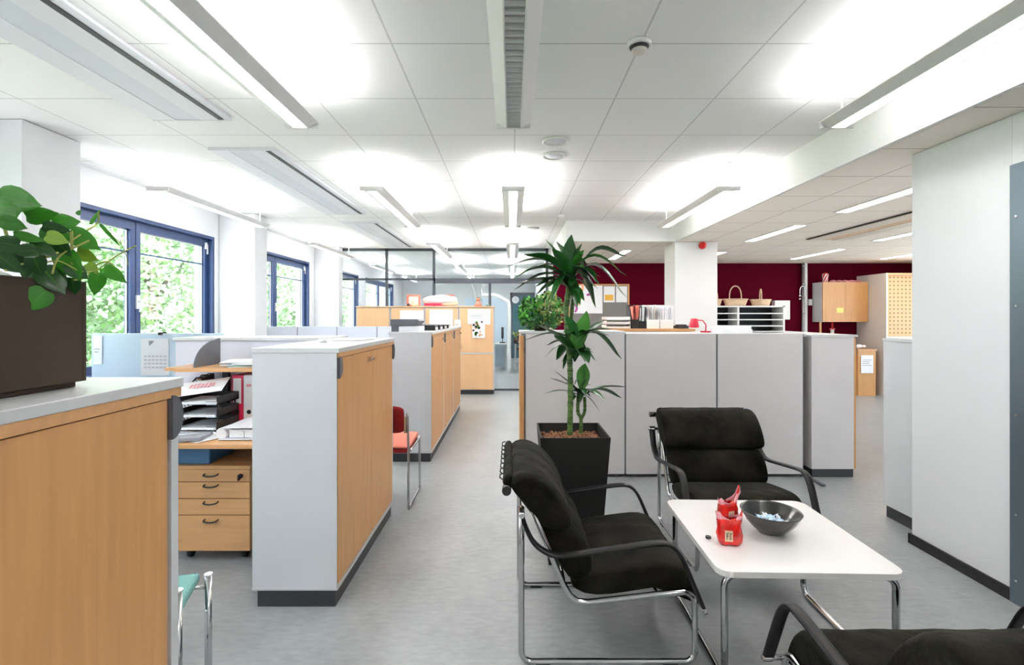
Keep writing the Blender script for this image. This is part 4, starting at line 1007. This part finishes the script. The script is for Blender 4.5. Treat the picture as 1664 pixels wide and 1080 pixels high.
LV = [(30,326,66,54,-12,.95,0),(67,349,50,36,15,1.02,0),(107,361,44,34,10,1.07,0),(21,364,44,30,-15,.90,0),(91,371,44,24,-8,1.0,1),(47,386,48,22,-5,.96,0),(137,390,58,36,-35,1.08,0),(141,415,40,28,-20,1.10,2),(16,428,52,34,-40,.92,1),(114,430,68,44,-62,1.05,0),(86,455,62,54,-52,1.03,1),(119,464,36,30,-80,1.08,1),(58,487,54,44,-128,1.0,0),(157,460,50,30,-98,1.12,0),(186,446,48,28,-38,1.14,0),(179,382,54,7,-52,1.13,0),(155,352,40,8,65,1.12,0),(42,440,34,20,-100,.98,1),(128,345,12,8,60,1.08,0),(150,436,30,20,-50,1.11,2),(70,405,50,34,-20,.98,1),(100,400,46,30,-50,1.02,1),(40,408,44,30,-160,.94,1),(8,395,44,34,170,.9,1),(60,430,50,36,-70,.98,1),(125,440,44,30,-40,1.06,1),(92,388,36,28,-20,1.0,2),(5,345,50,40,160,.9,0)]
for (px, py, L, wd, an, Y, k) in LV:
    m.mi = k; heart(m, W(px, py, Y), .80*L/F*Y, .86*wd/F*Y, an, random.uniform(-.55, .45), random.uniform(-.5, .5), random.uniform(.25, .6), True)
for k in range(34):
    Y = random.uniform(.70, 1.10); x = random.uniform(-1.17, -.98)
    m.mi = random.choice([0, 1, 1, 1]); heart(m, (x, Y, 1.53+random.uniform(.0, .09)), random.uniform(.04, .07), random.uniform(.03, .05), random.uniform(-180, 180), random.uniform(-.9, .3), random.uniform(-.6, .6))
obj('foliage', m, ['leaf_phil', 'leaf_phil_d', 'leaf_phil_y', 'leaf_vein'], vp)
m = MB()
def vine(pts, r=.0015): m.tube(smooth_path([W(*p) for p in pts], 5), r, 6)
vine([(60, 430, 1.0), (95, 424, 1.02), (130, 440, 1.06), (158, 438, 1.1), (190, 415, 1.12), (221, 399, 1.13)])
vine([(120, 455, 1.06), (140, 450, 1.1), (155, 432, 1.12), (172, 425, 1.13), (185, 432, 1.14)], .002)
vine([(110, 395, 1.05), (135, 378, 1.08), (158, 363, 1.12), (160, 345, 1.12)], .002)
vine([(118, 430, 1.05), (117, 405, 1.05), (116, 375, 1.05)], .003)
vine([(10, 440, .92), (14, 400, .93), (8, 372, .93)], .003)
vine([(85, 445, 1.0), (98, 415, 1.02), (145, 391, 1.04)], .002)
vine([(30, 430, .96), (55, 425, .98), (95, 410, 1.0)], .002)
vine([(158, 360, 1.12), (178, 378, 1.13), (200, 402, 1.13), (209, 432, 1.13)], .0009)
obj('stems', m, 'stem', vp)

# ------------------------------------------------------------------ screens and cabinet across the middle
XS = [.115, 1.020, 1.845, 2.625]
sl = ['grey screen with beech end strip, leftmost, behind the tall plant', 'grey screen in the middle of the row, behind the facing armchair', 'grey screen rightmost of the row, beside the end cabinet']
for k in range(3):
    a, b = XS[k], XS[k+1]; y = 4.43
    t = thing('office_screen', sl[k], 'screen', ((a+b)/2, y, 0), 'row of grey screens across the room')
    obj('panel', MB().box(a+.006, b-.006, y, y+.035, .025, 1.292), 'panel_warm', t, bev=.006)
    obj('edge_trim', MB().box(a, a+.006, y+.004, y+.03, .03, 1.285).box(b-.006, b, y+.004, y+.03, .03, 1.285), 'grip_dark', t)
    obj('bottom_rail', MB().box(a+.01, b-.01, y+.006, y+.03, .012, .025), 'plinth_dark', t)
    if k == 2: obj('foot', MB().box(b+.010, b+.045, 4.19, 4.62, 0, .016).box(b-.02, b+.02, y+.008, y+.028, 0, .012), 'grip_dark', t, bev=.004)
    else: obj('foot', MB().box(a+.06, a+.10, y+.002, y+.033, 0, .012).box(b-.10, b-.06, y+.002, y+.033, 0, .012), 'grip_dark', t)
t = thing('beech_cabinet', 'beech sided cabinet behind the leftmost grey screen, bushy plant on top', 'cabinet', (.45, 4.7, 0))
obj('plinth', MB().box(.12, 1.0, 4.49, 4.88, 0, .08), 'plinth_dark', t)
obj('carcass', MB().box(.088, 1.02, 4.472, 4.90, .08, 1.272), 'panel_warm', t)
obj('side_panel', MB().box(.070, .087, 4.42, 4.90, .0, 1.272).box(.087, .108, 4.424, 4.46, 0, 1.272), 'beech', t, label='beech side panel')
obj('worktop', MB().box(.066, 1.025, 4.428, 4.91, 1.2925, 1.31).box(.08, 1.02, 4.475, 4.9, 1.272, 1.2925), 'top_white', t)
obj('grip', MB().box(.108, .114, 4.415, 4.427, 1.12, 1.27), 'grip_dark', t)
t = thing('end_cabinet', 'grey end cabinet with dark plinth and beech doors, right end of the screens', 'cabinet', (2.9, 4.8, 0))
obj('plinth', MB().box(2.70, 3.07, 4.43, 5.55, 0, .075), 'plinth_dark', t)
obj('carcass', MB().box(2.69, 3.07, 4.42, 5.56, .075, 1.262), 'panel_warm', t, bev=.002)
for a in (4.425, 4.995): obj('door', MB().box(3.07, 3.09, a, a+.56, .08, 1.258), 'beech', t)
obj('worktop', MB().box(2.68, 3.10, 4.41, 5.57, 1.262, 1.28), 'top_white', t)
obj('grip', MB().box(3.09, 3.10, 4.43, 4.50, 1.10, 1.25), 'grip_dark', t)
# shelf unit behind the screens
t = thing('side_desk', 'beech topped unit behind the grey screens, carrying magazine files', 'cabinet', (1.45, 5.45, 0))
obj('carcass', MB().box(.92, 1.93, 5.27, 5.70, 0, 1.285), 'panel_warm', t)
obj('top_board', MB().box(.90, 1.95, 5.24, 5.72, 1.285, 1.312), 'beech_h', t)
t = thing('paper_tray', 'cream letter tray of papers on the beech topped unit', 'letter tray', (1.15, 5.45, 1.312))
for k in range(3): obj('tray', MB().box(1.02, 1.28, 5.32, 5.60, 1.314+k*.045, 1.318+k*.045).box(1.02, 1.026, 5.32, 5.6, 1.314+k*.045, 1.35+k*.045).box(1.274, 1.28, 5.32, 5.6, 1.314+k*.045, 1.35+k*.045).box(1.026, 1.274, 5.594, 5.6, 1.318+k*.045, 1.35+k*.045), 'plastic_cream', t)
obj('paper', MB().box(1.03, 1.27, 5.33, 5.59, 1.319, 1.335).box(1.03, 1.27, 5.33, 5.59, 1.365, 1.385).box(1.03, 1.27, 5.33, 5.59, 1.41, 1.43), 'paper', t)
def upright_file(x0, x1, y, m_, hz, label, cont):
    z0 = 1.3125; t = thing('magazine_file', label, 'magazine file', ((x0+x1)/2, y+.12, z0), 'magazine files behind the grey screens')
    m = MB(); m.box(x0, x1, y, y+.005, z0, z0+hz); m.box(x0, x1, y+.245, y+.25, z0, z0+.26); m.box(x0, x1, y+.005, y+.245, z0, z0+.004)
    for x in (x0, x1-.004): m.prism([(x, y+.005, z0+.004), (x, y+.245, z0+.004), (x, y+.245, z0+.26), (x, y+.16, z0+.26), (x, y+.005, z0+hz)], (.004, 0, 0))
    obj('holder', m, m_, t); random.seed(int(x0*100)); x = x0+.008; k = 0
    while x < x1-.012:
        hh = random.uniform(.22, .255); obj('brochure', MB().box(x, x+.008, y+.02, y+.23, z0+.006, z0+hh, (0, random.uniform(0, .10), 0), (x, y, z0+.01)), cont[k % len(cont)], t); x += .0125; k += 1
upright_file(1.30, 1.375, 5.34, 'black', .10, 'black magazine file of red folders behind the grey screens', ['salmon', 'salmon', 'red_fabric'])
upright_file(1.38, 1.455, 5.34, 'black', .08, 'black magazine file of white papers, next to the red folders', ['paper', 'black', 'paper'])
upright_file(1.462, 1.60, 5.34, 'plastic_w', .095, 'white magazine file packed with brochures, left of two by the pillar', ['paper', 'paper_warm'])
upright_file(1.607, 1.75, 5.34, 'plastic_w', .095, 'white magazine file packed with brochures, right of two by the pillar', ['paper', 'paper'])
solo('paper_bundle', MB().sheet((1.85, 5.44, 1.3125), .12, .2, .1, .03).sheet((1.86, 5.42, 1.343), .1, .16, -.2, .012), 'ink_dark', 'small dark bundle lying between the white file and the pillar', 'paper bundle', (1.85, 5.44, 1.3125))
# top behind the right screens: wide worktop with lamp and papers
t = thing('work_desk', 'white topped counter right behind the grey screens, with a red lamp', 'desk', (2.1, 4.7, 0))
obj('carcass', MB().box(1.06, 2.62, 4.50, 4.95, 0, 1.262), 'panel_warm', t)
obj('worktop', MB().box(1.04, 2.67, 4.472, 4.97, 1.262, 1.288), 'top_white', t)
t = thing('red_desk_lamp', 'small red desk lamp peeking over the grey screens', 'lamp', (1.88, 4.8, 1.288))
obj('shade', MB().lathe([(.040, 0), (.048, .01), (.034, .085), (.028, .09)], (1.775, 4.8, 1.335), 20), 'red_lamp', t)
obj('arm', MB().tube([(1.80, 4.8, 1.41), (1.86, 4.8, 1.405), (1.90, 4.82, 1.36), (1.90, 4.83, 1.30)], .006, 8), 'red_lamp', t)
obj('base', MB().cyl((1.90, 4.83, 1.288), .05, .014, 20), 'red_lamp', t)
solo('paper_pile', MB().sheet((2.10, 4.72, 1.2885), .30, .22, .1, .035).sheet((2.12, 4.74, 1.324), .28, .2, -.1, .03), 'paper', 'pile of white papers beside the red desk lamp', 'paper stack', (2.1, 4.72, 1.2885))
solo('grey_folder', MB().sheet((2.41, 4.72, 1.2885), .22, .25, .25, .012), 'ink', 'dark grey folder lying right of the white paper pile', 'folder', (2.3, 4.72, 1.2885))
# bushy plant
bp = thing('bushy_plant', 'bushy bright green pot plant on the beech cabinet behind the dragon plant', 'potted plant', (.32, 4.66, 1.31))
obj('pot', MB().lathe([(.055, 0), (.075, .07), (.078, .08), (.07, .08), (.068, .07)], (.27, 4.68, 1.3105), 20), 'pot_brown', bp)
m = MB(); random.seed(51)
for k in range(1500):
    a = random.uniform(0, 2*PI); e = math.asin(random.uniform(-.95, 1)); rr = random.uniform(.55, 1)
    if k < 560: c = Vector((.155, 4.58, 1.47)) + Vector((math.cos(a)*math.cos(e)*.10, math.sin(a)*math.cos(e)*.12, math.sin(e)*.155))*rr; m.mi = random.choice([0, 0, 2])
    elif k < 1400: c = Vector((.34, 4.64, 1.50)) + Vector((math.cos(a)*math.cos(e)*.155, math.sin(a)*math.cos(e)*.15, math.sin(e)*.185))*rr; m.mi = random.choice([0, 1, 1, 2])
    else: c = Vector((.10+random.random()*.3, 4.50, 1.34+random.random()*.12)); m.mi = 2
    heart(m, c, random.uniform(.022, .045), random.uniform(.014, .03), random.uniform(-160, -20), random.uniform(-.8, .8), random.uniform(-.8, .8))
obj('foliage', m, ['leaf_bush', 'leaf_bush_y', 'leaf_drac'], bp)

# ------------------------------------------------------------------ notice board on the burgundy wall
nb = thing('notice_board', 'beech framed grey notice board on the burgundy wall', 'notice board', (1.7, YB, 1.2)); a = 1.09; b = 2.285; z0 = 1.17; z1 = 2.07; y = YB-.02
obj('felt', MB().box(a+.02, b-.02, y+.004, YB-.001, z0+.02, z1-.02), 'felt', nb)
obj('frame', MB().box(a, b, y, YB-.001, z1-.03, z1).box(a, b, y, YB-.001, z0, z0+.03).box(a, a+.03, y, YB-.001, z0+.03, z1-.03).box(b-.03, b, y, YB-.001, z0+.03, z1-.03), 'beech', nb)
Yn = YB-.018
q = W(932, 509, Yn); p = W(979, 464, Yn)
t = thing('poster', 'white poster with purple and orange curved stripes on the notice board', 'poster', ((q.x+p.x)/2, Yn, q.z))
obj('sheet', MB().box(q.x, p.x, Yn-.003, Yn, q.z, p.z), 'paper', t)
m = MB()
def ribbon(c, r, w_, a0, a1, mi):
    m.mi = mi; st = 8
    for k in range(st):
        x_ = [math.radians(a0+(a1-a0)*(k+d)/st) for d in (0, 1)]
        m.prism([(c[0]+(r-w_)*math.cos(x_[0]), Yn-.0045, c[1]+(r-w_)*math.sin(x_[0])), (c[0]+(r+w_)*math.cos(x_[0]), Yn-.0045, c[1]+(r+w_)*math.sin(x_[0])), (c[0]+(r+w_)*math.cos(x_[1]), Yn-.0045, c[1]+(r+w_)*math.sin(x_[1])), (c[0]+(r-w_)*math.cos(x_[1]), Yn-.0045, c[1]+(r-w_)*math.sin(x_[1]))], (0, .001, 0))
ribbon((1.47, 1.96), .10, .022, -100, -10, 0); ribbon((1.50, 1.98), .13, .02, 130, 200, 1); ribbon((1.16, 1.60), .10, .022, -50, 70, 0); ribbon((1.40, 1.70), .10, .018, 120, 210, 2)
obj('stripes', m, ['purple', 'orange', 'bag_pale'], t)
sheet_on('paper_sheet', 981, 465, 999, 491, Yn, 'paper', 'white leaflet with a yellow box on the notice board')
q = W(983, 488, Yn-.004); p = W(996.5, 478.5, Yn-.004)
solo('yellow_card', MB().box(q.x, p.x, Yn-.007, Yn-.0045, q.z, p.z), 'gold', 'yellow card pinned over the leaflet on the notice board', 'card', (q.x, Yn-.005, q.z))
sheet_on('paper_sheet', 1001, 465, 1019, 491, Yn, 'paper', 'plain white sheet at the right side of the notice board')

# ------------------------------------------------------------------ things along the burgundy wall
t = thing('pigeonhole_shelf', 'white open pigeonhole shelf under the baskets by the burgundy wall', 'shelf', (4.2, 9.2, 0))
m = MB(); xa, xb = 3.35, 5.0; z0, z1 = .0, 1.635
m.box(xa, xa+.03, 9.02, 9.42, z0, z1).box(xb-.03, xb, 9.02, 9.42, z0, z1).box(xa, xb, 9.02, 9.42, z1-.025, z1).box(4.13, 4.165, 9.02, 9.42, 1.0, z1-.025)
for z in (1.505, 1.39, 1.275, 1.16, 1.0): m.box(xa+.03, 4.13, 9.03, 9.41, z-.02, z); m.box(4.165, xb-.03, 9.03, 9.41, z-.02, z)
obj('frame', m, 'plastic_w', t)
obj('back_panel', MB().box(xa, xb, 9.42, 9.44, z0, z1), 'ink_dark', t)
obj('lower_front', MB().box(xa+.03, xb-.03, 9.04, 9.06, .02, .975), 'door_white', t)
def basket(px, py, Y, w_, hgt, hh, hang, label):
    c = W(px, 495, Y); z = 1.6355; t = thing('basket', label, 'basket', (c.x, Y, z), 'wicker baskets on the pigeonhole shelf')
    m = MB(); n = 26; prof = [(.80, 0), (.86, .35), (.93, .7), (1.0, 1.0), (.97, 1.0), (.78, .08), (.1, .06)]
    rings = []
    for (k_, h_) in prof:
        rings.append([m.bm.verts.new((c.x+w_/2*k_*math.cos(2*PI*i/n), Y+.13*k_*math.sin(2*PI*i/n), z+h_*hgt)) for i in range(n)])
    for i in range(len(rings)-1):
        for k in range(n): m._f([rings[i][k], rings[i][(k+1)%n], rings[i+1][(k+1)%n], rings[i+1][k]], True)
    m._f(rings[0][::-1]); m._f(rings[-1]); obj('body', m, 'wicker', t)
    obj('rim', MB().tube([(c.x+w_/2*math.cos(2*PI*i/n), Y+.13*math.sin(2*PI*i/n), z+hgt) for i in range(n)], .009, 6, closed=True), 'wicker', t)
    ca, sa = math.cos(hang), math.sin(hang)
    pts = [(c.x+.11*ca*s*1.0, Y+.11*sa*s, z+hgt*.8+hh*hz_) for s, hz_ in ((-1, 0), (-1, .35), (-.85, .7), (-.45, .94), (0, 1), (.45, .94), (.85, .7), (1, .35), (1, 0))]
    obj('handle', MB().tube(smooth_path(pts, 3), .011, 8), 'wicker', t)
basket(1195, 495, 9.2, .46, .125, .27, 0, 'pale wicker basket with a wide arched handle, middle of three')
basket(1236, 495, 9.2, .38, .115, .22, 1.25, 'pale wicker basket with its handle seen edge on, right of three')
basket(1158, 495, 9.2, .34, .12, .22, .3, 'pale wicker basket mostly hidden by the pillar, left of three')
q = W(1259, 519, YB-.12); p = W(1284, 488, YB-.12)
solo('wall_box', MB().box(q.x, p.x, YB-.12, YB-.001, q.z, p.z), 'plastic_w', 'plain white box fixed to the burgundy wall right of the baskets', 'wall box', (q.x, YB-.1, q.z), bev=.006)
xp = (1305-VX)/F*9.55
t = thing('water_pipe', 'grey water pipe running up the burgundy wall beside a white duct', 'pipe', (xp, 9.54, 0))
obj('pipe', MB().cyl((xp, 9.545, 0), .028, ZL-.002, 14), 'metal_pipe', t)
obj('duct', MB().box(xp+.035, xp+.085, 9.55, YB-.001, 0, ZL-.002), 'plastic_w', t, label='white rectangular duct')
obj('pipe_clamp', MB().cyl((xp, 9.545, 1.50), .034, .03, 14).cyl((xp, 9.545, 2.05), .034, .03, 14).cyl((xp, 9.545, 2.40), .034, .03, 14), 'chrome_soft', t)
obj('tap_arm', MB().tube(smooth_path([(xp, 9.50, 1.78), (xp-.02, 9.48, 2.0), (xp-.07, 9.47, 2.02), (xp-.105, 9.47, 1.97), (xp-.11, 9.47, 1.86)], 5), .010, 8).cyl((xp-.11, 9.47, 1.76), .022, .03, 12).cyl((xp-.11, 9.47, 1.82), .024, .035, 12), 'chrome', t)
q = W(1309, 496, 9.6)
solo('socket_box', MB().box(q.x+.045, q.x+.11, YB-.04, YB-.001, q.z, q.z+.12), 'plastic_w', 'small white socket box on the burgundy wall beside the pipe', 'socket', (q.x+.05, YB-.03, q.z), bev=.004)
t = thing('wall_cupboard', 'two door beech wall cupboard hung on the burgundy wall', 'cupboard', (6.28, 9.43, 1.335))
obj('carcass', MB().box(5.856, 6.712, 9.30, YB-.002, 1.335, 2.088), 'panel_grey', t)
d = obj('door', MB().box(5.858, 6.284, 9.278, 9.299, 1.338, 2.085), 'beech', t)
obj('door', MB().box(6.288, 6.71, 9.278, 9.299, 1.338, 2.085), 'beech', t)
q = W(1360, 508, 9.27); p = W(1371, 500, 9.27)
solo('sticky_note', MB().box(q.x, p.x, 9.2745, 9.2775, q.z, p.z), 'yellow', 'pale yellow note stuck on the beech wall cupboard', 'note', (q.x, 9.276, q.z))
t = thing('striped_cup', 'red and white striped paper cup on the wall cupboard', 'cup', (5.98, 9.4, 2.089))
m = MB(); n = 24; rings = []
for j in range(9):
    h_ = j/8*.16; r = .042+.016*j/8; rings.append([m.bm.verts.new((5.98+r*math.cos(2*PI*(i+j*.8)/n), 9.4+r*math.sin(2*PI*(i+j*.8)/n), 2.089+h_)) for i in range(n)])
for j in range(8):
    for i in range(n):
        f = m._f([rings[j][i], rings[j][(i+1)%n], rings[j+1][(i+1)%n], rings[j+1][i]], True); f.material_index = (i//2) % 2
m._f(rings[0][::-1]); obj('cup', m, ['red', 'paper'], t)
obj('napkin', MB().sphere((5.985, 9.4, 2.25), .045, (1, 1, .6), 2, .15), 'red', t)
m = MB(); random.seed(61)
for k in range(5): m.sphere((6.14+k*.12, 9.42, 2.112), .04, (1.7, 1.2, .62), 2, .12)
solo('cloth_garland', m, 'bag_pink', 'crumpled pale pink cloth lying along the wall cupboard top', 'cloth', (6.35, 9.42, 2.089))
t = thing('tall_shelf', 'tall pale cabinet with a perforated board beside the wall cupboard', 'cabinet', (7.2, 9.2, 0))
obj('side_panel', MB().box(6.72, 6.745, 8.84, YB-.002, 0, 2.22), 'door_white', t)
obj('back_panel', MB().box(6.745, 7.95, 9.56, YB-.002, 0, 2.22), 'door_white', t)
obj('top_board', MB().box(6.745, 7.95, 8.84, 9.56, 2.19, 2.22), 'beech_pale', t)
obj('perforated_board', MB().box(6.775, 7.95, 8.90, 8.92, 1.075, 2.19), 'pegboard', t) if 'pegboard' in MATS else None
m_ = mat('pegboard', (.62, .36, .17), .5); nt = m_.node_tree; b_ = nt.nodes['Principled BSDF']; tc = nt.nodes.new('ShaderNodeTexCoord'); v_ = nt.nodes.new('ShaderNodeTexVoronoi'); v_.inputs['Scale'].default_value = 14; v_.inputs['Randomness'].default_value = 0
r_ = nt.nodes.new('ShaderNodeValToRGB'); r_.color_ramp.elements[0].position = .18; r_.color_ramp.elements[1].position = .24; r_.color_ramp.elements[0].color = (.22, .10, .04, 1); r_.color_ramp.elements[1].color = (.66, .40, .20, 1)
nt.links.new(tc.outputs['Object'], v_.inputs['Vector']); nt.links.new(v_.outputs['Distance'], r_.inputs[0]); nt.links.new(r_.outputs[0], b_.inputs['Base Color'])
obj('perforated_board', MB().box(6.79, 7.95, 8.91, 8.93, 1.075, 2.19), 'pegboard', t, label='beech board full of small holes')
obj('shelf_board', MB().box(6.745, 7.95, 8.85, 9.56, 1.045, 1.075), 'plastic_w', t)
obj('lower_door', MB().box(6.78, 7.95, 8.86, 8.88, .02, 1.04), 'panel_grey', t)
t = thing('kitchen_unit', 'low beech cupboard with a white notice beside the tall cabinet', 'cupboard', (6.3, 9.2, 0))
obj('carcass', MB().box(6.28, 6.60, 8.93, 9.5, .0, .82), 'beech', t)
obj('top_board', MB().box(6.27, 6.61, 8.91, 9.5, .82, .845), 'beech_h', t)
sheet_on('paper_sheet', 1399, 577, 1419, 606, 8.92, 'paper', 'white notice with text on the low beech cupboard', lines=4)
solo('paper_cups', MB().sphere((6.37, 9.05, .888), .05, (1.4, 1, .8), 2, .12).sphere((6.50, 9.1, .884), .04, (1, 1, .8), 2, .12), 'paper', 'crumpled white paper on the low beech cupboard', 'paper', (6.43, 9.05, .845))
t = thing('counter', 'beech framed sink counter under the wall cupboard', 'counter', (6.0, 9.3, 0))
obj('side_board', MB().box(5.80, 5.826, 9.27, 9.295, .0, 1.333), 'beech', t)
obj('top_board', MB().box(5.83, 6.26, 9.1, YB-.002, .86, .89), 'plastic_w', t)
obj('front', MB().box(5.83, 6.26, 9.12, 9.14, 0, .86), 'beech', t)
t = thing('soap_dispenser', 'small red dispenser under the wall cupboard', 'dispenser', (6.18, 9.5, .8905))
obj('bottle', MB().cyl((6.18, 9.5, .8905), .03, .30, 14), 'plastic_w', t); obj('pump', MB().cyl((6.18, 9.5, 1.19), .016, .14, 12).box(6.13, 6.23, 9.49, 9.51, 1.18, 1.21), 'red', t)
# cabinet beside the wall block
t = thing('grey_cabinet', 'pale grey cabinet with dark plinth standing behind the white wall block', 'cabinet', (2.9, 3.4, 0))
obj('plinth', MB().box(2.712, 3.4, 3.17, 3.565, 0, .085), 'plinth_dark', t)
obj('carcass', MB().box(2.70, 3.4, 3.16, 3.58, .085, 1.27), 'panel_grey', t, bev=.002)
obj('worktop', MB().box(2.695, 3.4, 3.157, 3.585, 1.27, 1.29), 'top_white', t)

# ------------------------------------------------------------------ room behind the glass
t = thing('far_door', 'dark teal door at the far end behind the glass', 'door', (.42, 16.97, 0))
obj('leaf', MB().box(.02, .76, 16.93, 16.98, 0, 2.15), 'teal_dark', t); obj('frame', MB().box(-.06, .02, 16.92, 16.99, 0, 2.25).box(-.06, .77, 16.92, 16.99, 2.15, 2.25), 'frame_dark', t)
t = thing('wall_clock', 'round white wall clock behind the glass partition', 'clock', (.12, 16.2, 1.98))
obj('case', MB().cyl((.12, 16.86, 1.99), .14, .05, 28, 'y'), 'frame_dark', t); obj('dial', MB().cyl((.12, 16.853, 1.99), .122, .006, 28, 'y'), 'paper', t)
obj('hand', MB().box(.116, .124, 16.848, 16.852, 1.99, 2.08).box(.12, .18, 16.848, 16.852, 1.986, 1.994), 'ink_dark', t)
t.location.z = 1.99
t = thing('extraction_arm', 'white curved extraction pipe seen through the glass door', 'pipe', (-.07, 12.5, 0))
obj('pipe', MB().tube(smooth_path([(-.75, 12.5, 1.97), (-.42, 12.5, 1.97), (-.24, 12.5, 1.88), (-.10, 12.5, 1.80), (-.07, 12.5, 1.62), (-.07, 12.5, 1.2), (-.07, 12.5, .0)], 6), .045, 12), 'plastic_w', t)
def desk(x0, x1, y0, y1, m_, label, z=.74):
    t = thing('lab_desk', label, 'desk', ((x0+x1)/2, (y0+y1)/2, 0))
    obj('desk_top', MB().box(x0, x1, y0, y1, z-.03, z), m_, t)
    for x in (x0+.04, x1-.04):
        for y in (y0+.04, y1-.04): obj('leg', MB().box(x-.02, x+.02, y-.02, y+.02, 0, z-.03), 'chrome_soft', t)
    return t
desk(-1.2, -.12, 12.7, 13.5, 'plastic_w', 'white desk left behind the glass door')
desk(.05, .75, 13.0, 14.2, 'ink_dark', 'dark desk right behind the glass door')
t = thing('office_screen', 'grey blue screen standing behind the white far desk', 'screen', (-.75, 13.6, 0))
obj('panel', MB().box(-1.3, -.14, 13.56, 13.60, .05, 1.95), 'screen_blue', t); obj('foot', MB().box(-1.25, -1.2, 13.4, 13.8, 0, .05).box(-.24, -.19, 13.4, 13.8, 0, .05), 'trim_grey', t)
t = thing('computer_monitor', 'dark computer monitor on the white far desk', 'monitor', (-.22, 13.0, .74))
obj('screen', MB().box(-.28, -.22, 12.8, 13.2, .86, 1.15), 'black', t); obj('stand', MB().box(-.26, -.24, 12.97, 13.03, .76, .86).box(-.33, -.18, 12.9, 13.1, .74, .76), 'black', t)
t = thing('telephone', 'dark telephone on the dark far desk', 'telephone', (.4, 13.3, .74))
obj('body', MB().box(.28, .46, 13.2, 13.4, .741, .80), 'ink_dark', t); obj('handset', MB().box(.29, .33, 13.18, 13.4, .80, .84), 'black', t)
t = thing('waste_bin', 'waste bin with black liner on the floor behind the glass', 'waste bin', (-.30, 14.6, 0))
obj('bin', MB().lathe([(.11, 0), (.14, .36), (.13, .36), (.10, .01)], (-.30, 14.6, .001), 20), 'chrome_soft', t); obj('liner', MB().lathe([(.145, .30), (.155, .42), (.12, .47), (.10, .40)], (-.30, 14.6, 0), 20), 'black', t)
t = thing('small_pot_plant', 'small yellow green pot plant on the dark far desk', 'potted plant', (.10, 13.1, .74))
obj('pot', MB().lathe([(.05, 0), (.065, .11), (.055, .11), (.05, .09)], (.10, 13.1, .741), 16), 'pot_brown', t)
m = MB(); random.seed(71)
for k in range(24):
    a = random.uniform(0, 6.28); strap_leaf(m, (.10, 13.1, .84), (.10+.15*math.cos(a), 13.1+.15*math.sin(a), .95+random.random()*.12), .03, .03)
obj('foliage', m, 'leaf_bush_y', t)
t = thing('far_chair', 'dark office chair behind the glass door', 'chair', (.35, 14.6, 0))
obj('seat', MB().box(.13, .57, 14.4, 14.85, .45, .52), 'black', t, bev=.02); obj('backrest', MB().box(.15, .55, 14.82, 14.88, .58, 1.0), 'black', t, bev=.02)
obj('base', MB().cyl((.35, 14.62, .06), .025, .39, 12).box(.07, .63, 14.60, 14.64, .03, .06).box(.33, .37, 14.34, 14.9, .03, .06), 'chrome_soft', t)
obj('back_support', MB().box(.33, .37, 14.84, 14.86, .48, .60), 'chrome_soft', t)

# ------------------------------------------------------------------ outside: lawn and trees
solo('lawn', MB().box(-40, -4.05, -12, 60, -.52, -.42), 'grass', 'green lawn outside the windows', 'lawn', (-20, 10, -.5), kind='stuff')
struct('terrace', MB().box(-7.4, -4.11, -12, 40, -.42, -.38), 'bounce_pale')  # pale ground strip added to bounce sunlight up to the ceiling
struct('courtyard', MB().box(8.35, 30, -12, 30, -.3, -.2), 'bounce_pale')  # unseen pale ground added to reflect light through the right windows
def tree(x, y, h, r, label, seed, pale):
    random.seed(seed); t = thing('garden_tree', label, 'tree', (x, y, -.4), 'trees outside the windows')
    m = MB().tube([(x, y, -.4), (x+.1, y, h*.4), (x, y+.1, h*.8)], [.10, .08, .04], 8)
    for k in range(6):
        a = k*1.05; m.tube([(x, y, h*.25+.2*k), (x+r*.5*math.cos(a), y+r*.5*math.sin(a), h*.45+.25*k)], [.06, .02], 6)
    obj('trunk', m, 'bark_tree', t); m = MB()
    for k in range(17000):
        a = random.uniform(0, 2*PI); e = math.asin(random.uniform(-1, 1)); q = random.uniform(.35, 1)**.5
        lump = 1+.22*math.sin(3*a+seed)*math.cos(4*e)
        c = Vector((x+math.cos(a)*math.cos(e)*r*q*lump, y+math.sin(a)*math.cos(e)*r*1.15*q*lump, h*.5+math.sin(e)*h*.56*q*lump))
        if c.z < -.2: continue
        s = random.uniform(.045, .10); u = Vector((random.gauss(0, 1), random.gauss(0, 1), random.gauss(0, 1))).normalized(); v = u.orthogonal().normalized()
        m.mi = 1 if random.random() < pale else 0
        m._f([m.bm.verts.new(c+u*s), m.bm.verts.new(c+v*s*.6), m.bm.verts.new(c-u*s), m.bm.verts.new(c-v*s*.6)])
    obj('leaf_crown', m, ['leaf_tree', 'leaf_tree_p'], t)
TL = ['left half of the near window', 'right half of the near window', 'near window, third of the front row', 'second window, behind its left half', 'second window, behind its right half', 'near window, tall in the back row', 'second window, tall in the back row', 'glass partition side, tall in the back row', 'far window, tall in the back row']
for k, (x, y, h, r) in enumerate([(-9.4, 7.2, 6.0, 1.85), (-9.2, 12.5, 6.4, 1.85), (-9.6, 17.8, 6.8, 1.85), (-9.3, 23.1, 6.2, 1.85), (-9.8, 28.4, 6.6, 1.85), (-15.0, 10.5, 8.5, 2.4), (-15.2, 17.5, 9.0, 2.4), (-15.5, 24.5, 9.2, 2.4), (-15.4, 31.5, 9.2, 2.4)]):
    tree(x, y, h, r, 'leafy tree outside the %s' % TL[k], 100+k, .65)
